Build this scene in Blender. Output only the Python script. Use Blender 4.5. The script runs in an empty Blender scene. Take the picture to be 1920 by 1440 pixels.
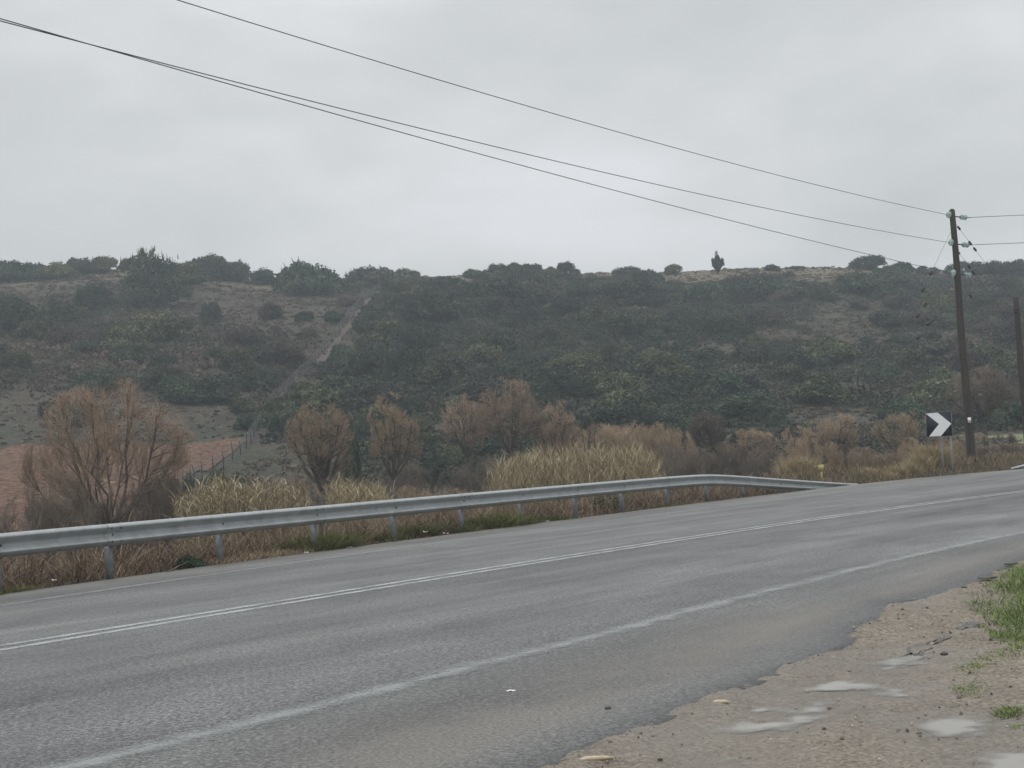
import bpy, math, random
import numpy as np
from mathutils import Matrix, Vector

PI = math.pi
SC = bpy.context.scene
COL = SC.collection
rad = math.radians
random.seed(7)

# ------------------------------------------------------------------ camera
CAM = np.array([0.0, 0.0, 1.2])
FPX, PITCH, ROLL = 2700.0, rad(3.35), rad(3.4)
_F = np.array([0, math.cos(PITCH), math.sin(PITCH)])
_U0 = np.array([0, -math.sin(PITCH), math.cos(PITCH)])
_R0 = np.array([1.0, 0, 0])
RV = _R0 * math.cos(ROLL) - _U0 * math.sin(ROLL)
UV = _U0 * math.cos(ROLL) + _R0 * math.sin(ROLL)


def ray(x, y):
    """world direction seen at a point of the 1920 x 1440 survey photograph"""
    return _F + (x - 960) / FPX * RV + (720 - y) / FPX * UV


def ground(x, y, z=0.0):
    d = ray(x, y)
    t = (z - CAM[2]) / d[2]
    return CAM + d * t


def at(x, y, Y):
    d = ray(x, y)
    return CAM + d * (Y / d[1])


def proj(P):
    v = np.asarray(P) - CAM
    f = v @ _F
    return 960 + FPX * (v @ RV) / f, 720 - FPX * (v @ UV) / f


# ------------------------------------------------------------------ helpers
def tag(o, label=None, cat=None, group=None, kind=None):
    if label: o['label'] = label
    if cat: o['category'] = cat
    if group: o['group'] = group
    if kind: o['kind'] = kind
    return o


def empty(name, loc, label, cat, group=None, rz=0.0):
    o = bpy.data.objects.new(name, None)
    COL.objects.link(o)
    o.location = [float(v) for v in loc]
    o.rotation_euler = (0, 0, rz)
    o.empty_display_size = 0.2
    return tag(o, label, cat, group)


def copy_tree(o, parent=None):
    c = o.copy()
    COL.objects.link(c)
    if parent: c.parent = parent
    for ch in list(o.children):
        copy_tree(ch, c)
    return c


class Geo:
    """collects numpy vertices and quads/triangles, then links ONE mesh object"""

    def __init__(self):
        self.v, self.f, self.t, self.m, self.n = [], [], [], [], 0

    def add(self, verts, faces, tint=0.5, mat=0):
        verts = np.asarray(verts, float).reshape(-1, 3)
        faces = np.asarray(faces, int)
        if faces.ndim == 1: faces = faces[None, :]
        self.v.append(verts)
        self.f.append(faces + self.n)
        self.t.append(np.broadcast_to(np.asarray(tint, float), (len(faces),)).copy())
        self.m.append(np.full(len(faces), mat, int))
        self.n += len(verts)
        return self

    def mesh(self, name, mats, smooth=False):
        me = bpy.data.meshes.new(name)
        V = np.concatenate(self.v)
        me.vertices.add(len(V))
        me.vertices.foreach_set('co', V.astype(np.float32).ravel())
        cnt = np.concatenate([np.full(len(f), f.shape[1]) for f in self.f])
        idx = np.concatenate([f.ravel() for f in self.f])
        me.loops.add(len(idx))
        me.loops.foreach_set('vertex_index', idx.astype(np.int32))
        me.polygons.add(len(cnt))
        st = np.zeros(len(cnt), np.int32)
        st[1:] = np.cumsum(cnt)[:-1]
        me.polygons.foreach_set('loop_start', st)
        me.polygons.foreach_set('material_index', np.concatenate(self.m).astype(np.int32))
        if smooth:
            me.polygons.foreach_set('use_smooth', np.ones(len(cnt), bool))
        me.update(calc_edges=True)
        a = me.attributes.new('tint', 'FLOAT', 'FACE')
        a.data.foreach_set('value', np.concatenate(self.t).astype(np.float32))
        for m in (mats if isinstance(mats, (list, tuple)) else [mats]):
            me.materials.append(m)
        me.validate()
        return me

    def obj(self, name, mats, parent=None, smooth=False):
        o = bpy.data.objects.new(name, self.mesh(name, mats, smooth))
        COL.objects.link(o)
        if parent: o.parent = parent
        return o

    # ---- shapes
    def box(self, c, s, R=None, tint=0.5, mat=0):
        s = np.asarray(s, float) / 2
        q = np.array([[x, y, z] for x in (-1, 1) for y in (-1, 1) for z in (-1, 1)]) * s
        if R is not None: q = q @ np.asarray(R).T
        f = [[0, 1, 3, 2], [4, 6, 7, 5], [0, 4, 5, 1], [2, 3, 7, 6], [0, 2, 6, 4], [1, 5, 7, 3]]
        return self.add(q + np.asarray(c), f, tint, mat)

    def tube(self, pts, r, n=6, tint=0.5, mat=0, cap=True):
        pts = np.asarray(pts, float)
        r = np.broadcast_to(np.asarray(r, float), (len(pts),))
        tan = np.gradient(pts, axis=0)
        tan /= np.linalg.norm(tan, axis=1)[:, None] + 1e-9
        ref = np.array([0.31, 0.17, 0.93]) if abs(tan[0][2]) < 0.85 else np.array([0.95, 0.2, 0.1])
        u = np.cross(tan, ref); u /= np.linalg.norm(u, axis=1)[:, None] + 1e-9
        w = np.cross(tan, u)
        an = np.arange(n) / n * 2 * PI
        ring = pts[:, None] + r[:, None, None] * (np.cos(an)[None, :, None] * u[:, None] + np.sin(an)[None, :, None] * w[:, None])
        k = len(pts)
        i = np.arange(k - 1)[:, None] * n
        j = np.arange(n)[None, :]
        j2 = (j + 1) % n
        F = np.stack([i + j, i + j2, i + n + j2, i + n + j], -1).reshape(-1, 4)
        base = self.n
        self.add(ring.reshape(-1, 3), F, tint, mat)
        if cap and n > 3:
            self.v.append(np.zeros((0, 3)))
            self.f.append(np.array([[base + q for q in range(n)][::-1], [base + (k - 1) * n + q for q in range(n)]]))
            self.t.append(np.full(2, tint)); self.m.append(np.full(2, mat, int))
        return self

    def lathe(self, c, axis, prof, n=14, tint=0.5, mat=0):
        """prof: list of (distance along axis, radius)"""
        axis = np.asarray(axis, float); axis /= np.linalg.norm(axis)
        ref = np.array([0, 0, 1.0]) if abs(axis[2]) < 0.9 else np.array([1.0, 0, 0])
        u = np.cross(axis, ref); u /= np.linalg.norm(u); w = np.cross(axis, u)
        an = np.arange(n) / n * 2 * PI
        P = np.array([[np.asarray(c) + axis * h + r * (math.cos(a) * u + math.sin(a) * w) for a in an] for h, r in prof])
        k = len(prof)
        F = [[i * n + j, i * n + (j + 1) % n, (i + 1) * n + (j + 1) % n, (i + 1) * n + j] for i in range(k - 1) for j in range(n)]
        return self.add(P.reshape(-1, 3), F, tint, mat)

    def quads(self, C, A, B, tint):
        """many quads: centres C, half axes A and B"""
        V = np.stack([C - A - B, C + A - B, C + A + B, C - A + B], 1).reshape(-1, 3)
        F = np.arange(len(C) * 4).reshape(-1, 4)
        return self.add(V, F, tint)

    def blades(self, P, H, W, dirs, lean, droop, tint, rng, seg=3):
        """grass-like ribbons: base points P, heights H, widths W, bend direction dirs (2D angle)"""
        n = len(P)
        dx = np.stack([np.cos(dirs), np.sin(dirs), np.zeros(n)], 1)
        side_a = rng.uniform(0, 2 * PI, n)
        sd = np.stack([np.cos(side_a), np.sin(side_a), np.zeros(n)], 1)
        rows = []
        for k in range(seg + 1):
            t = k / seg
            c = P + dx * (H * (lean * t + droop * t * t))[:, None]
            c[:, 2] += H * (t - 0.45 * droop * t * t)
            w = (W * (1 - 0.85 * t ** 1.5))[:, None] * 0.5
            rows.append(c - sd * w); rows.append(c + sd * w)
        V = np.stack(rows, 1)
        m = 2 * (seg + 1)
        base = np.arange(n)[:, None] * m
        F = np.concatenate([np.stack([base[:, 0] + 2 * k, base[:, 0] + 2 * k + 1, base[:, 0] + 2 * k + 3, base[:, 0] + 2 * k + 2], 1) for k in range(seg)])
        return self.add(V.reshape(-1, 3), F, np.tile(tint, seg))


def vnoise(x, y, seed=0):
    x = np.asarray(x, float); y = np.asarray(y, float)
    xi = np.floor(x).astype(np.int64); yi = np.floor(y).astype(np.int64)
    xf = x - xi; yf = y - yi
    xf = xf * xf * (3 - 2 * xf); yf = yf * yf * (3 - 2 * yf)

    def h(a, b):
        n = (a * 374761393 + b * 668265263 + seed * 1442695041) & 0x7fffffff
        n = ((n ^ (n >> 13)) * 1274126177) & 0x7fffffff
        return ((n ^ (n >> 16)) & 0xffff) / 65535.0
    return (h(xi, yi) * (1 - xf) + h(xi + 1, yi) * xf) * (1 - yf) + (h(xi, yi + 1) * (1 - xf) + h(xi + 1, yi + 1) * xf) * yf


def fbm(x, y, seed=0, octv=4):
    s, a, t = 0, 1.0, 0
    for o in range(octv):
        s = s + a * vnoise(x * 2 ** o + 17.3 * o, y * 2 ** o - 9.1 * o, seed + o)
        t += a; a *= 0.5
    return s / t


def sstep(a, b, x):
    t = np.clip((np.asarray(x, float) - a) / (b - a), 0, 1)
    return t * t * (3 - 2 * t)


# ------------------------------------------------------------------ road frame (a along the road, b across it)
TH = rad(35.2)
DA = np.array([math.sin(TH), math.cos(TH)])
DB = np.array([-math.cos(TH), math.sin(TH)])


def ab(X, Y):
    return X * DA[0] + Y * DA[1], X * DB[0] + Y * DB[1]


def xy(a, b):
    return a * DA[0] + b * DB[0], a * DA[1] + b * DB[1]


def curve(pix, deg, smooth_ext=0.0):
    """smooth curve b(a) through surveyed points on the road, carried on straight outside them"""
    P = np.array([ground(*p) for p in pix])
    a, b = ab(P[:, 0], P[:, 1])
    c = np.polyfit(a, b, deg)
    lo, hi = a.min(), a.max()
    dc = np.polyder(c)

    def f(q):
        q = np.asarray(q, float)
        qi = np.clip(q, lo, hi)
        d = q - qi
        r = np.polyval(c, qi) + np.polyval(dc, qi) * d
        return r - np.where(d > 0, smooth_ext * d * d, 0)
    return f


B_EDGE = curve([(0, 1114), (213, 1086), (420, 1058), (560, 1037), (730, 1018), (1000, 982), (1120, 966), (1330, 941), (1500, 920), (1600, 909.5), (1690, 899), (1790, 890), (1920, 879)], 4, 0.012)
B_FAR = curve([(0, 1135), (320, 1090), (540, 1058), (720, 1032), (1120, 979), (1500, 934), (1740, 906), (1855, 894)], 4, 0.012)
B_MID = curve([(0, 1214), (480, 1140), (960, 1061), (1280, 1009), (1500, 978.5), (1740, 944.5), (1920, 921)], 3, 0.010)
B_NEAR = curve([(120, 1440), (500, 1350), (960, 1231), (1200, 1168), (1440, 1110), (1640, 1061), (1800, 1022), (1920, 999)], 3, 0.008)
_pn = np.array([ground(*p) for p in [(1030, 1440), (1120, 1400), (1185, 1377), (1292, 1330), (1440, 1271), (1522, 1237), (1600, 1195), (1647, 1165), (1670, 1140), (1702, 1125), (1755, 1122), (1810, 1104), (1865, 1075), (1920, 1052)]])
_pa, _pb = ab(_pn[:, 0], _pn[:, 1])
_o = np.argsort(_pa); _pa, _pb = _pa[_o], _pb[_o]


def B_NEDGE(a):
    a = np.asarray(a, float)
    b = np.interp(a, _pa, _pb)
    b = b - np.where(a < _pa[0], (_pa[0] - a) * 0.02, 0) + 0 * a
    return b + 0.07 * (vnoise(a * 1.3, a * 0 + 3, 5) - 0.5) + 0.05 * (fbm(a * 6, a * 0 + 8, 6, 3) - 0.5)


# ------------------------------------------------------------------ terrain
_Yt = np.arange(-80, 441, 1.0)


def _prof(pts):
    p = np.array(pts, float)
    z = np.interp(_Yt, p[:, 0], p[:, 1])
    k = np.ones(13) / 13
    zp = np.pad(z, 6, mode='edge')
    return np.convolve(zp, k, 'valid')


_UT = [-0.36, -0.17, 0.0, 0.17, 0.34]
_PT = np.array([
    _prof([(-80, -1.8), (45, -1.8), (66, -0.9), (82, 1.0), (108, 5.2), (145, 14.5), (236, 38.6), (255, 39), (440, 24)]),
    _prof([(-80, -1.8), (50, -1.8), (70, -1.2), (86, 0.4), (110, 4.4), (145, 13.0), (236, 36), (255, 36), (440, 22)]),
    _prof([(-80, -1.6), (50, -1.6), (72, -1.2), (92, 0.4), (120, 6.0), (150, 13.0), (236, 33.2), (255, 33), (440, 20)]),
    _prof([(-80, -0.6), (45, -0.6), (72, -0.5), (95, 0.7), (125, 6.0), (155, 12.5), (238, 31.2), (255, 31), (440, 20)]),
    _prof([(-80, 0.1), (50, 0.1), (66, 0.35), (82, 0.5), (104, 1.8), (135, 7.5), (160, 12.0), (240, 29.3), (255, 29), (440, 20)])])


def _traw(u, Y):
    u = np.clip(u, _UT[0], _UT[-1])
    Y = np.clip(Y, -80, 440)
    i = np.clip(np.searchsorted(_UT, u) - 1, 0, len(_UT) - 2)
    U = np.array(_UT)
    w = (u - U[i]) / (U[i + 1] - U[i])
    w = w * w * (3 - 2 * w) * 0.4 + w * 0.6
    yi = np.clip(np.floor(Y + 80).astype(int), 0, len(_Yt) - 2)
    yf = Y + 80 - yi
    z0 = _PT[i, yi] * (1 - yf) + _PT[i, yi + 1] * yf
    z1 = _PT[i + 1, yi] * (1 - yf) + _PT[i + 1, yi + 1] * yf
    return z0 * (1 - w) + z1 * w


# the skyline of the hill, scaled so that the ridge reaches its surveyed height
_rid = [(-220, 520), (0, 516), (110, 513), (220, 505), (370, 516), (480, 530), (560, 529), (650, 526), (780, 522), (850, 518), (950, 513), (1060, 514), (1180, 512), (1262, 511), (1350, 507), (1450, 503), (1550, 502), (1650, 504), (1750, 506), (1920, 509), (2150, 512)]
_ru, _re = [], []
for _x, _y in _rid:
    _d = ray(_x, _y); _ru.append(_d[0] / _d[1]); _re.append(_d[2] / _d[1])
_ku = np.linspace(-0.5, 0.5, 81)
_kk = []
_yy = np.linspace(150, 300, 151)
for _u in _ku:
    _z = _traw(np.full(151, _u), _yy)
    _kk.append((np.interp(_u, _ru, _re) / ((_z - 1.2) / _yy).max()))
_kk = np.array(_kk)


def terrain(X, Y, detail=True):
    X = np.asarray(X, float); Y = np.asarray(Y, float)
    u = X / np.maximum(Y, 12.0)
    z = _traw(u, Y)
    k = np.interp(u, _ku, _kk)
    z = z + (k - 1) * z * sstep(110, 215, Y)
    if detail:
        z = z + (fbm(X / 26.0, Y / 26.0, 3, 3) - 0.5) * 3.4 * sstep(100, 150, Y) * (1 - sstep(212, 232, Y))
        z = z + (fbm(X / 4.0, Y / 4.0, 9, 3) - 0.5) * 0.5 * sstep(90, 120, Y)
        z = z + (fbm(X / 2.2, Y / 2.2, 11, 2) - 0.5) * 0.22 * sstep(40, 55, Y)
    a, b = ab(X, Y)
    s = b - B_EDGE(a)
    right = sstep(40, 52, a)
    bank = -0.03 + (-0.02 - 1.75 * sstep(1.2, 9.0, s)) * (1 - right) + right * 0.35 * sstep(0.4, 4.0, s)
    w = sstep(5, 14, s)
    z = np.where(s > 0, bank * (1 - w) + z * w, -0.14)
    z = np.where((s > -0.6) & (s <= 0), -0.14 + 0.11 * sstep(-0.6, 0, s) * 0, z)
    return z


def hit(x, y, y0=None):
    """where the line of sight through a surveyed point meets the ground"""
    d = ray(x, y)
    Ys = np.arange(10 if y0 is None else y0, 300, 0.4)
    P = CAM[None] + d[None] * (Ys / d[1])[:, None]
    below = P[:, 2] < terrain(P[:, 0], P[:, 1])
    a, b = ab(P[:, 0], P[:, 1])
    below &= (b > B_EDGE(a))
    i = np.argmax(below) if below.any() else int(np.argmax(Ys > 236))
    return P[i]


def on_ground(X, Y, dz=0.0):
    return np.array([X, Y, float(terrain(np.array([X]), np.array([Y]))[0]) + dz])


# ------------------------------------------------------------------ materials
def new_mat(name):
    m = bpy.data.materials.new(name)
    m.use_nodes = True
    nt = m.node_tree
    b = nt.nodes['Principled BSDF']
    return m, nt, b


def node(nt, kind, **kw):
    n = nt.nodes.new(kind)
    for k, v in kw.items():
        if k in n.inputs: n.inputs[k].default_value = v
        else: setattr(n, k, v)
    return n


def ramp(nt, src, stops, interp='LINEAR'):
    r = nt.nodes.new('ShaderNodeValToRGB')
    r.color_ramp.interpolation = interp
    while len(r.color_ramp.elements) < len(stops): r.color_ramp.elements.new(0.5)
    for e, (p, c) in zip(r.color_ramp.elements, stops):
        e.position = p
        e.color = (c[0], c[1], c[2], 1) if hasattr(c, '__len__') else (c, c, c, 1)
    nt.links.new(src, r.inputs[0])
    return r.outputs[0]


def mix(nt, fac, c1, c2, mode='MIX'):
    n = nt.nodes.new('ShaderNodeMix')
    n.data_type = 'RGBA'; n.blend_type = mode
    for sock, v in ((n.inputs[0], fac), (n.inputs[6], c1), (n.inputs[7], c2)):
        if hasattr(v, 'is_linked'): nt.links.new(v, sock)
        elif hasattr(v, '__len__'): sock.default_value = (v[0], v[1], v[2], 1)
        else: sock.default_value = v
    return n.outputs[2]


def noise(nt, vec, scale, detail=4, rough=0.55, dist=0.0):
    n = node(nt, 'ShaderNodeTexNoise', Scale=scale, Detail=detail, Roughness=rough, Distortion=dist)
    if vec is not None: nt.links.new(vec, n.inputs['Vector'])
    return n.outputs['Fac']


def mapping(nt, vec, scale=(1, 1, 1), rz=0.0):
    m = nt.nodes.new('ShaderNodeMapping')
    m.inputs['Scale'].default_value = scale
    m.inputs['Rotation'].default_value = (0, 0, rz)
    nt.links.new(vec, m.inputs[0])
    return m.outputs[0]


def bump(nt, b, h, strength, dist):
    n = node(nt, 'ShaderNodeBump', Strength=strength, Distance=dist)
    nt.links.new(h, n.inputs['Height'])
    nt.links.new(n.outputs[0], b.inputs['Normal'])


def pos(nt):
    return nt.nodes.new('ShaderNodeNewGeometry').outputs['Position']


def tint_mat(name, stops, rough=0.85, var=0.30, spec=0.2):
    """leaf, twig, grass: colour by the face's own tint, shifted a little from plant to plant"""
    m, nt, b = new_mat(name)
    t = node(nt, 'ShaderNodeAttribute', attribute_name='tint').outputs['Fac']
    c = ramp(nt, t, stops)
    oi = nt.nodes.new('ShaderNodeObjectInfo')
    h = node(nt, 'ShaderNodeHueSaturation')
    mr = node(nt, 'ShaderNodeMapRange'); mr.inputs[3].default_value = 1 - var; mr.inputs[4].default_value = 1 + var * 1.35
    hr = node(nt, 'ShaderNodeMapRange'); hr.inputs[3].default_value = 0.5 - .022 * ('leaves' in name); hr.inputs[4].default_value = 0.5 + .008 * ('leaves' in name)
    hm = node(nt, 'ShaderNodeMath', operation='FRACT'); hk = node(nt, 'ShaderNodeMath', operation='MULTIPLY'); hk.inputs[1].default_value = 7.31
    nt.links.new(oi.outputs['Random'], hk.inputs[0]); nt.links.new(hk.outputs[0], hm.inputs[0]); nt.links.new(hm.outputs[0], hr.inputs[0]); nt.links.new(hr.outputs[0], h.inputs['Hue'])
    nt.links.new(oi.outputs['Random'], mr.inputs[0])
    nt.links.new(mr.outputs[0], h.inputs['Value'])
    nt.links.new(c, h.inputs['Color'])
    nt.links.new(h.outputs[0], b.inputs['Base Color'])
    b.inputs['Roughness'].default_value = rough
    b.inputs['Specular IOR Level'].default_value = spec
    return m


def plain(name, col, rough=0.6, metal=0.0, var=0.0, scale=30.0, spec=0.5, bump_s=0.0):
    m, nt, b = new_mat(name)
    b.inputs['Base Color'].default_value = (*col, 1)
    b.inputs['Roughness'].default_value = rough
    b.inputs['Metallic'].default_value = metal
    b.inputs['Specular IOR Level'].default_value = spec
    if var:
        n = noise(nt, pos(nt), scale, 5)
        c = ramp(nt, n, [(0.3, [v * (1 - var) for v in col]), (0.7, [min(1, v * (1 + var)) for v in col])])
        nt.links.new(c, b.inputs['Base Color'])
        if bump_s: bump(nt, b, n, bump_s, 0.02)
    return m


def mat_asphalt():
    m, nt, b = new_mat('wet_asphalt')
    p = pos(nt)
    rot = mapping(nt, p, (1, 1, 1), -(PI / 2 - TH))       # x runs along the road
    streak = noise(nt, mapping(nt, rot, (0.05, 0.75, 0.0)), 1.0, 5, 0.6, 0.4)
    streak2 = noise(nt, mapping(nt, rot, (0.5, 2.0, 0.0)), 1.0, 6, 0.7, 0.8)
    patch = noise(nt, p, 0.55, 5, 0.65)
    agg = noise(nt, p, 48.0, 3, 0.8)
    agg2 = noise(nt, p, 26.0, 4, 0.85)
    vor = node(nt, 'ShaderNodeTexVoronoi', Scale=75.0); nt.links.new(p, vor.inputs['Vector'])
    vcol = node(nt, 'ShaderNodeSeparateColor'); nt.links.new(vor.outputs['Color'], vcol.inputs[0])
    c = ramp(nt, streak, [(0.32, (0.050, 0.050, 0.053)), (0.50, (0.082, 0.084, 0.086)), (0.68, (0.134, 0.141, 0.141))])
    c = mix(nt, 0.30, c, ramp(nt, streak2, [(0.3, (0.06, 0.058, 0.060)), (0.7, (0.150, 0.154, 0.154))]))
    c = mix(nt, 0.75, c, ramp(nt, agg, [(0.36, 0.04), (0.5, 0.5), (0.64, 0.96)]), 'OVERLAY')
    c = mix(nt, 0.75, c, ramp(nt, agg2, [(0.40, 0.02), (0.5, 0.5), (0.60, 0.98)]), 'OVERLAY')
    c = mix(nt, 0.45, c, ramp(nt, noise(nt, mapping(nt, rot, (0.35, 0.8, 0.0)), 1.0, 5, 0.65, 0.6), [(0.35, 0.10), (0.65, 0.90)]), 'OVERLAY')
    sb = node(nt, 'ShaderNodeSeparateXYZ'); nt.links.new(rot, sb.inputs[0])
    wob = node(nt, 'ShaderNodeMath', operation='MULTIPLY_ADD'); wob.inputs[1].default_value = 2.2; wob.inputs[2].default_value = -1.1
    nt.links.new(noise(nt, mapping(nt, rot, (0.12, 0.5, 0.0)), 1.0, 4, 0.6), wob.inputs[0])
    lat = node(nt, 'ShaderNodeMath', operation='ADD'); nt.links.new(sb.outputs['Y'], lat.inputs[0]); nt.links.new(wob.outputs[0], lat.inputs[1])
    lat2 = node(nt, 'ShaderNodeMath', operation='DIVIDE'); lat2.inputs[1].default_value = 20.0; nt.links.new(lat.outputs[0], lat2.inputs[0])
    c = mix(nt, 0.8, c, ramp(nt, lat2.outputs[0], [(0.22, 0.46), (0.285, 0.58), (0.37, 0.57), (0.42, 0.42), (0.47, 0.44), (0.52, 0.43), (0.58, 0.55), (0.66, 0.56), (0.72, 0.47)]), 'OVERLAY')
    c = mix(nt, 1.0, c, (1.04, 1.0, 0.965), 'MULTIPLY')
    c = mix(nt, ramp(nt, vcol.outputs[0], [(0.80, 0.0), (0.97, 0.55)]), c, (0.26, 0.265, 0.265))
    c = mix(nt, ramp(nt, vcol.outputs[1], [(0.82, 0.0), (0.97, 0.7)]), c, (0.03, 0.03, 0.031))
    # dusty tan film on the shoulder next to the dirt
    at_ = node(nt, 'ShaderNodeAttribute', attribute_name='dust').outputs['Fac']
    dn = node(nt, 'ShaderNodeMath', operation='MULTIPLY')
    nt.links.new(at_, dn.inputs[0])
    nt.links.new(ramp(nt, patch, [(0.36, 0.25), (0.58, 1.0)]), dn.inputs[1])
    c = mix(nt, dn.outputs[0], c, mix(nt, ramp(nt, agg, [(0.36, 0.0), (0.64, 1.0)]), (0.070, 0.064, 0.055), (0.235, 0.21, 0.18)))
    # silt-blackened damp rim along the broken edge
    dmp = node(nt, 'ShaderNodeMath', operation='MULTIPLY')
    nt.links.new(node(nt, 'ShaderNodeAttribute', attribute_name='damp').outputs['Fac'], dmp.inputs[0])
    nt.links.new(ramp(nt, agg2, [(0.35, 0.5), (0.65, 0.9)]), dmp.inputs[1])
    c = mix(nt, dmp.outputs[0], c, (0.040, 0.039, 0.038))
    nt.links.new(c, b.inputs['Base Color'])
    r = ramp(nt, streak, [(0.3, 0.62), (0.55, 0.47), (0.75, 0.36)])
    nt.links.new(r, b.inputs['Roughness'])
    b.inputs['Specular IOR Level'].default_value = 0.5
    bump(nt, b, agg, 0.8, 0.006)
    return m


def mat_paint(name, wear, col=(0.62, 0.62, 0.60), soft=0.06, cover=0.85):
    m, nt, b = new_mat(name)
    p = pos(nt)
    n1 = noise(nt, p, 38.0, 4, 0.75)
    n2 = noise(nt, p, 3.0, 4, 0.65)
    mid_ = node(nt, 'ShaderNodeAttribute', attribute_name='mid').outputs['Fac']
    s = node(nt, 'ShaderNodeMath', operation='ADD')
    nt.links.new(n1, s.inputs[0]); nt.links.new(n2, s.inputs[1])
    h = node(nt, 'ShaderNodeMath', operation='MULTIPLY_ADD'); h.inputs[1].default_value = 0.5; h.inputs[2].default_value = -soft
    nt.links.new(s.outputs[0], h.inputs[0])
    h2 = node(nt, 'ShaderNodeMath', operation='MULTIPLY_ADD'); h2.inputs[1].default_value = soft
    nt.links.new(mid_, h2.inputs[0]); nt.links.new(h.outputs[0], h2.inputs[2])
    f = ramp(nt, h2.outputs[0], [(wear - 0.11, 0.0), (wear + 0.11, 1.0)])
    c = mix(nt, n1, [v * 0.62 for v in col], [min(1, v * 1.2) for v in col])
    nt.links.new(c, b.inputs['Base Color'])
    b.inputs['Roughness'].default_value = 0.5
    fa = node(nt, 'ShaderNodeMath', operation='MULTIPLY'); fa.inputs[1].default_value = cover
    nt.links.new(f, fa.inputs[0])
    nt.links.new(fa.outputs[0], b.inputs['Alpha'])          # where the paint has worn away the asphalt below shows
    return m


def mat_dirt():
    m, nt, b = new_mat('wet_gravelly_dirt')
    p = pos(nt)
    big = noise(nt, p, 0.9, 5, 0.6)
    mid = noise(nt, p, 5.0, 6, 0.7)
    fine = noise(nt, p, 42.0, 4, 0.8)
    vor = node(nt, 'ShaderNodeTexVoronoi', Scale=80.0); nt.links.new(p, vor.inputs['Vector'])
    vc = node(nt, 'ShaderNodeSeparateColor'); nt.links.new(vor.outputs['Color'], vc.inputs[0])
    c = ramp(nt, big, [(0.3, (0.128, 0.106, 0.078)), (0.5, (0.185, 0.156, 0.118)), (0.7, (0.245, 0.210, 0.163))])
    c = mix(nt, 0.40, c, ramp(nt, mid, [(0.34, (0.130, 0.103, 0.080)), (0.66, (0.350, 0.300, 0.250))]))
    c = mix(nt, 0.7, c, ramp(nt, fine, [(0.36, 0.08), (0.5, 0.5), (0.64, 0.92)]), 'OVERLAY')
    c = mix(nt, ramp(nt, vc.outputs[0], [(0.84, 0.0), (0.97, 0.55)]), c, (0.33, 0.29, 0.235))
    c = mix(nt, ramp(nt, vc.outputs[1], [(0.86, 0.0), (0.97, 0.5)]), c, (0.07, 0.058, 0.048))
    wet = node(nt, 'ShaderNodeAttribute', attribute_name='wet').outputs['Fac']
    wd = node(nt, 'ShaderNodeMath', operation='MULTIPLY'); wd.inputs[1].default_value = 0.7
    nt.links.new(wet, wd.inputs[0])
    c = mix(nt, wd.outputs[0], c, mix(nt, fine, (0.11, 0.092, 0.076), (0.22, 0.19, 0.158)))
    nt.links.new(c, b.inputs['Base Color'])
    r = mix(nt, wet, ramp(nt, big, [(0.3, 0.6), (0.7, 0.9)]), (0.22, 0.22, 0.22))
    nt.links.new(r, b.inputs['Roughness'])
    b.inputs['Specular IOR Level'].default_value = 0.28
    bump(nt, b, fine, 0.8, 0.014)
    return m


def mat_ground():
    m, nt, b = new_mat('hill_ground')
    p = pos(nt)
    big = noise(nt, p, 0.045, 5, 0.6)
    mid = noise(nt, p, 0.28, 5, 0.65)
    lay = noise(nt, mapping(nt, p, (0.25, 1.0, 1.3)), 0.9, 5, 0.65)
    fine = noise(nt, p, 3.2, 4, 0.7)
    grass = ramp(nt, mid, [(0.3, (0.036, 0.037, 0.027)), (0.55, (0.062, 0.060, 0.044)), (0.75, (0.100, 0.092, 0.067))])
    soil = ramp(nt, lay, [(0.3, (0.044, 0.037, 0.031)), (0.55, (0.074, 0.059, 0.048)), (0.75, (0.125, 0.095, 0.076))])
    c = mix(nt, ramp(nt, big, [(0.42, 0.0), (0.60, 1.0)]), grass, soil)
    # straw-coloured meadow along the ridge
    sx = node(nt, 'ShaderNodeSeparateXYZ'); nt.links.new(p, sx.inputs[0])
    mr = node(nt, 'ShaderNodeMapRange'); mr.inputs[1].default_value = 205; mr.inputs[2].default_value = 226
    nt.links.new(sx.outputs['Y'], mr.inputs[0])
    straw = ramp(nt, mid, [(0.3, (0.10, 0.086, 0.060)), (0.7, (0.185, 0.152, 0.105))])
    c = mix(nt, mr.outputs[0], c, straw)
    c = mix(nt, 0.65, c, ramp(nt, fine, [(0.36, 0.05), (0.64, 0.95)]), 'OVERLAY')
    nt.links.new(c, b.inputs['Base Color'])
    b.inputs['Roughness'].default_value = 0.95
    b.inputs['Specular IOR Level'].default_value = 0.15
    bump(nt, b, fine, 0.8, 0.12)
    return m


def mat_field():
    m, nt, b = new_mat('red_ploughed_soil')
    p = pos(nt)
    fur = noise(nt, mapping(nt, p, (0.5, 1.7, 0.2), rad(12)), 1.0, 6, 0.75, 0.6)
    big = noise(nt, p, 0.12, 4, 0.6)
    fine = noise(nt, p, 2.6, 5, 0.75)
    c = ramp(nt, big, [(0.3, (0.118, 0.068, 0.047)), (0.7, (0.155, 0.094, 0.066))])
    c = mix(nt, 0.45, c, ramp(nt, fur, [(0.34, (0.070, 0.042, 0.031)), (0.55, (0.142, 0.086, 0.060)), (0.68, (0.26, 0.185, 0.135))]))
    c = mix(nt, 0.7, c, ramp(nt, fine, [(0.36, 0.05), (0.64, 0.95)]), 'OVERLAY')
    nt.links.new(c, b.inputs['Base Color'])
    b.inputs['Roughness'].default_value = 0.95
    b.inputs['Specular IOR Level'].default_value = 0.1
    bump(nt, b, fine, 0.8, 0.1)
    return m


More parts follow.
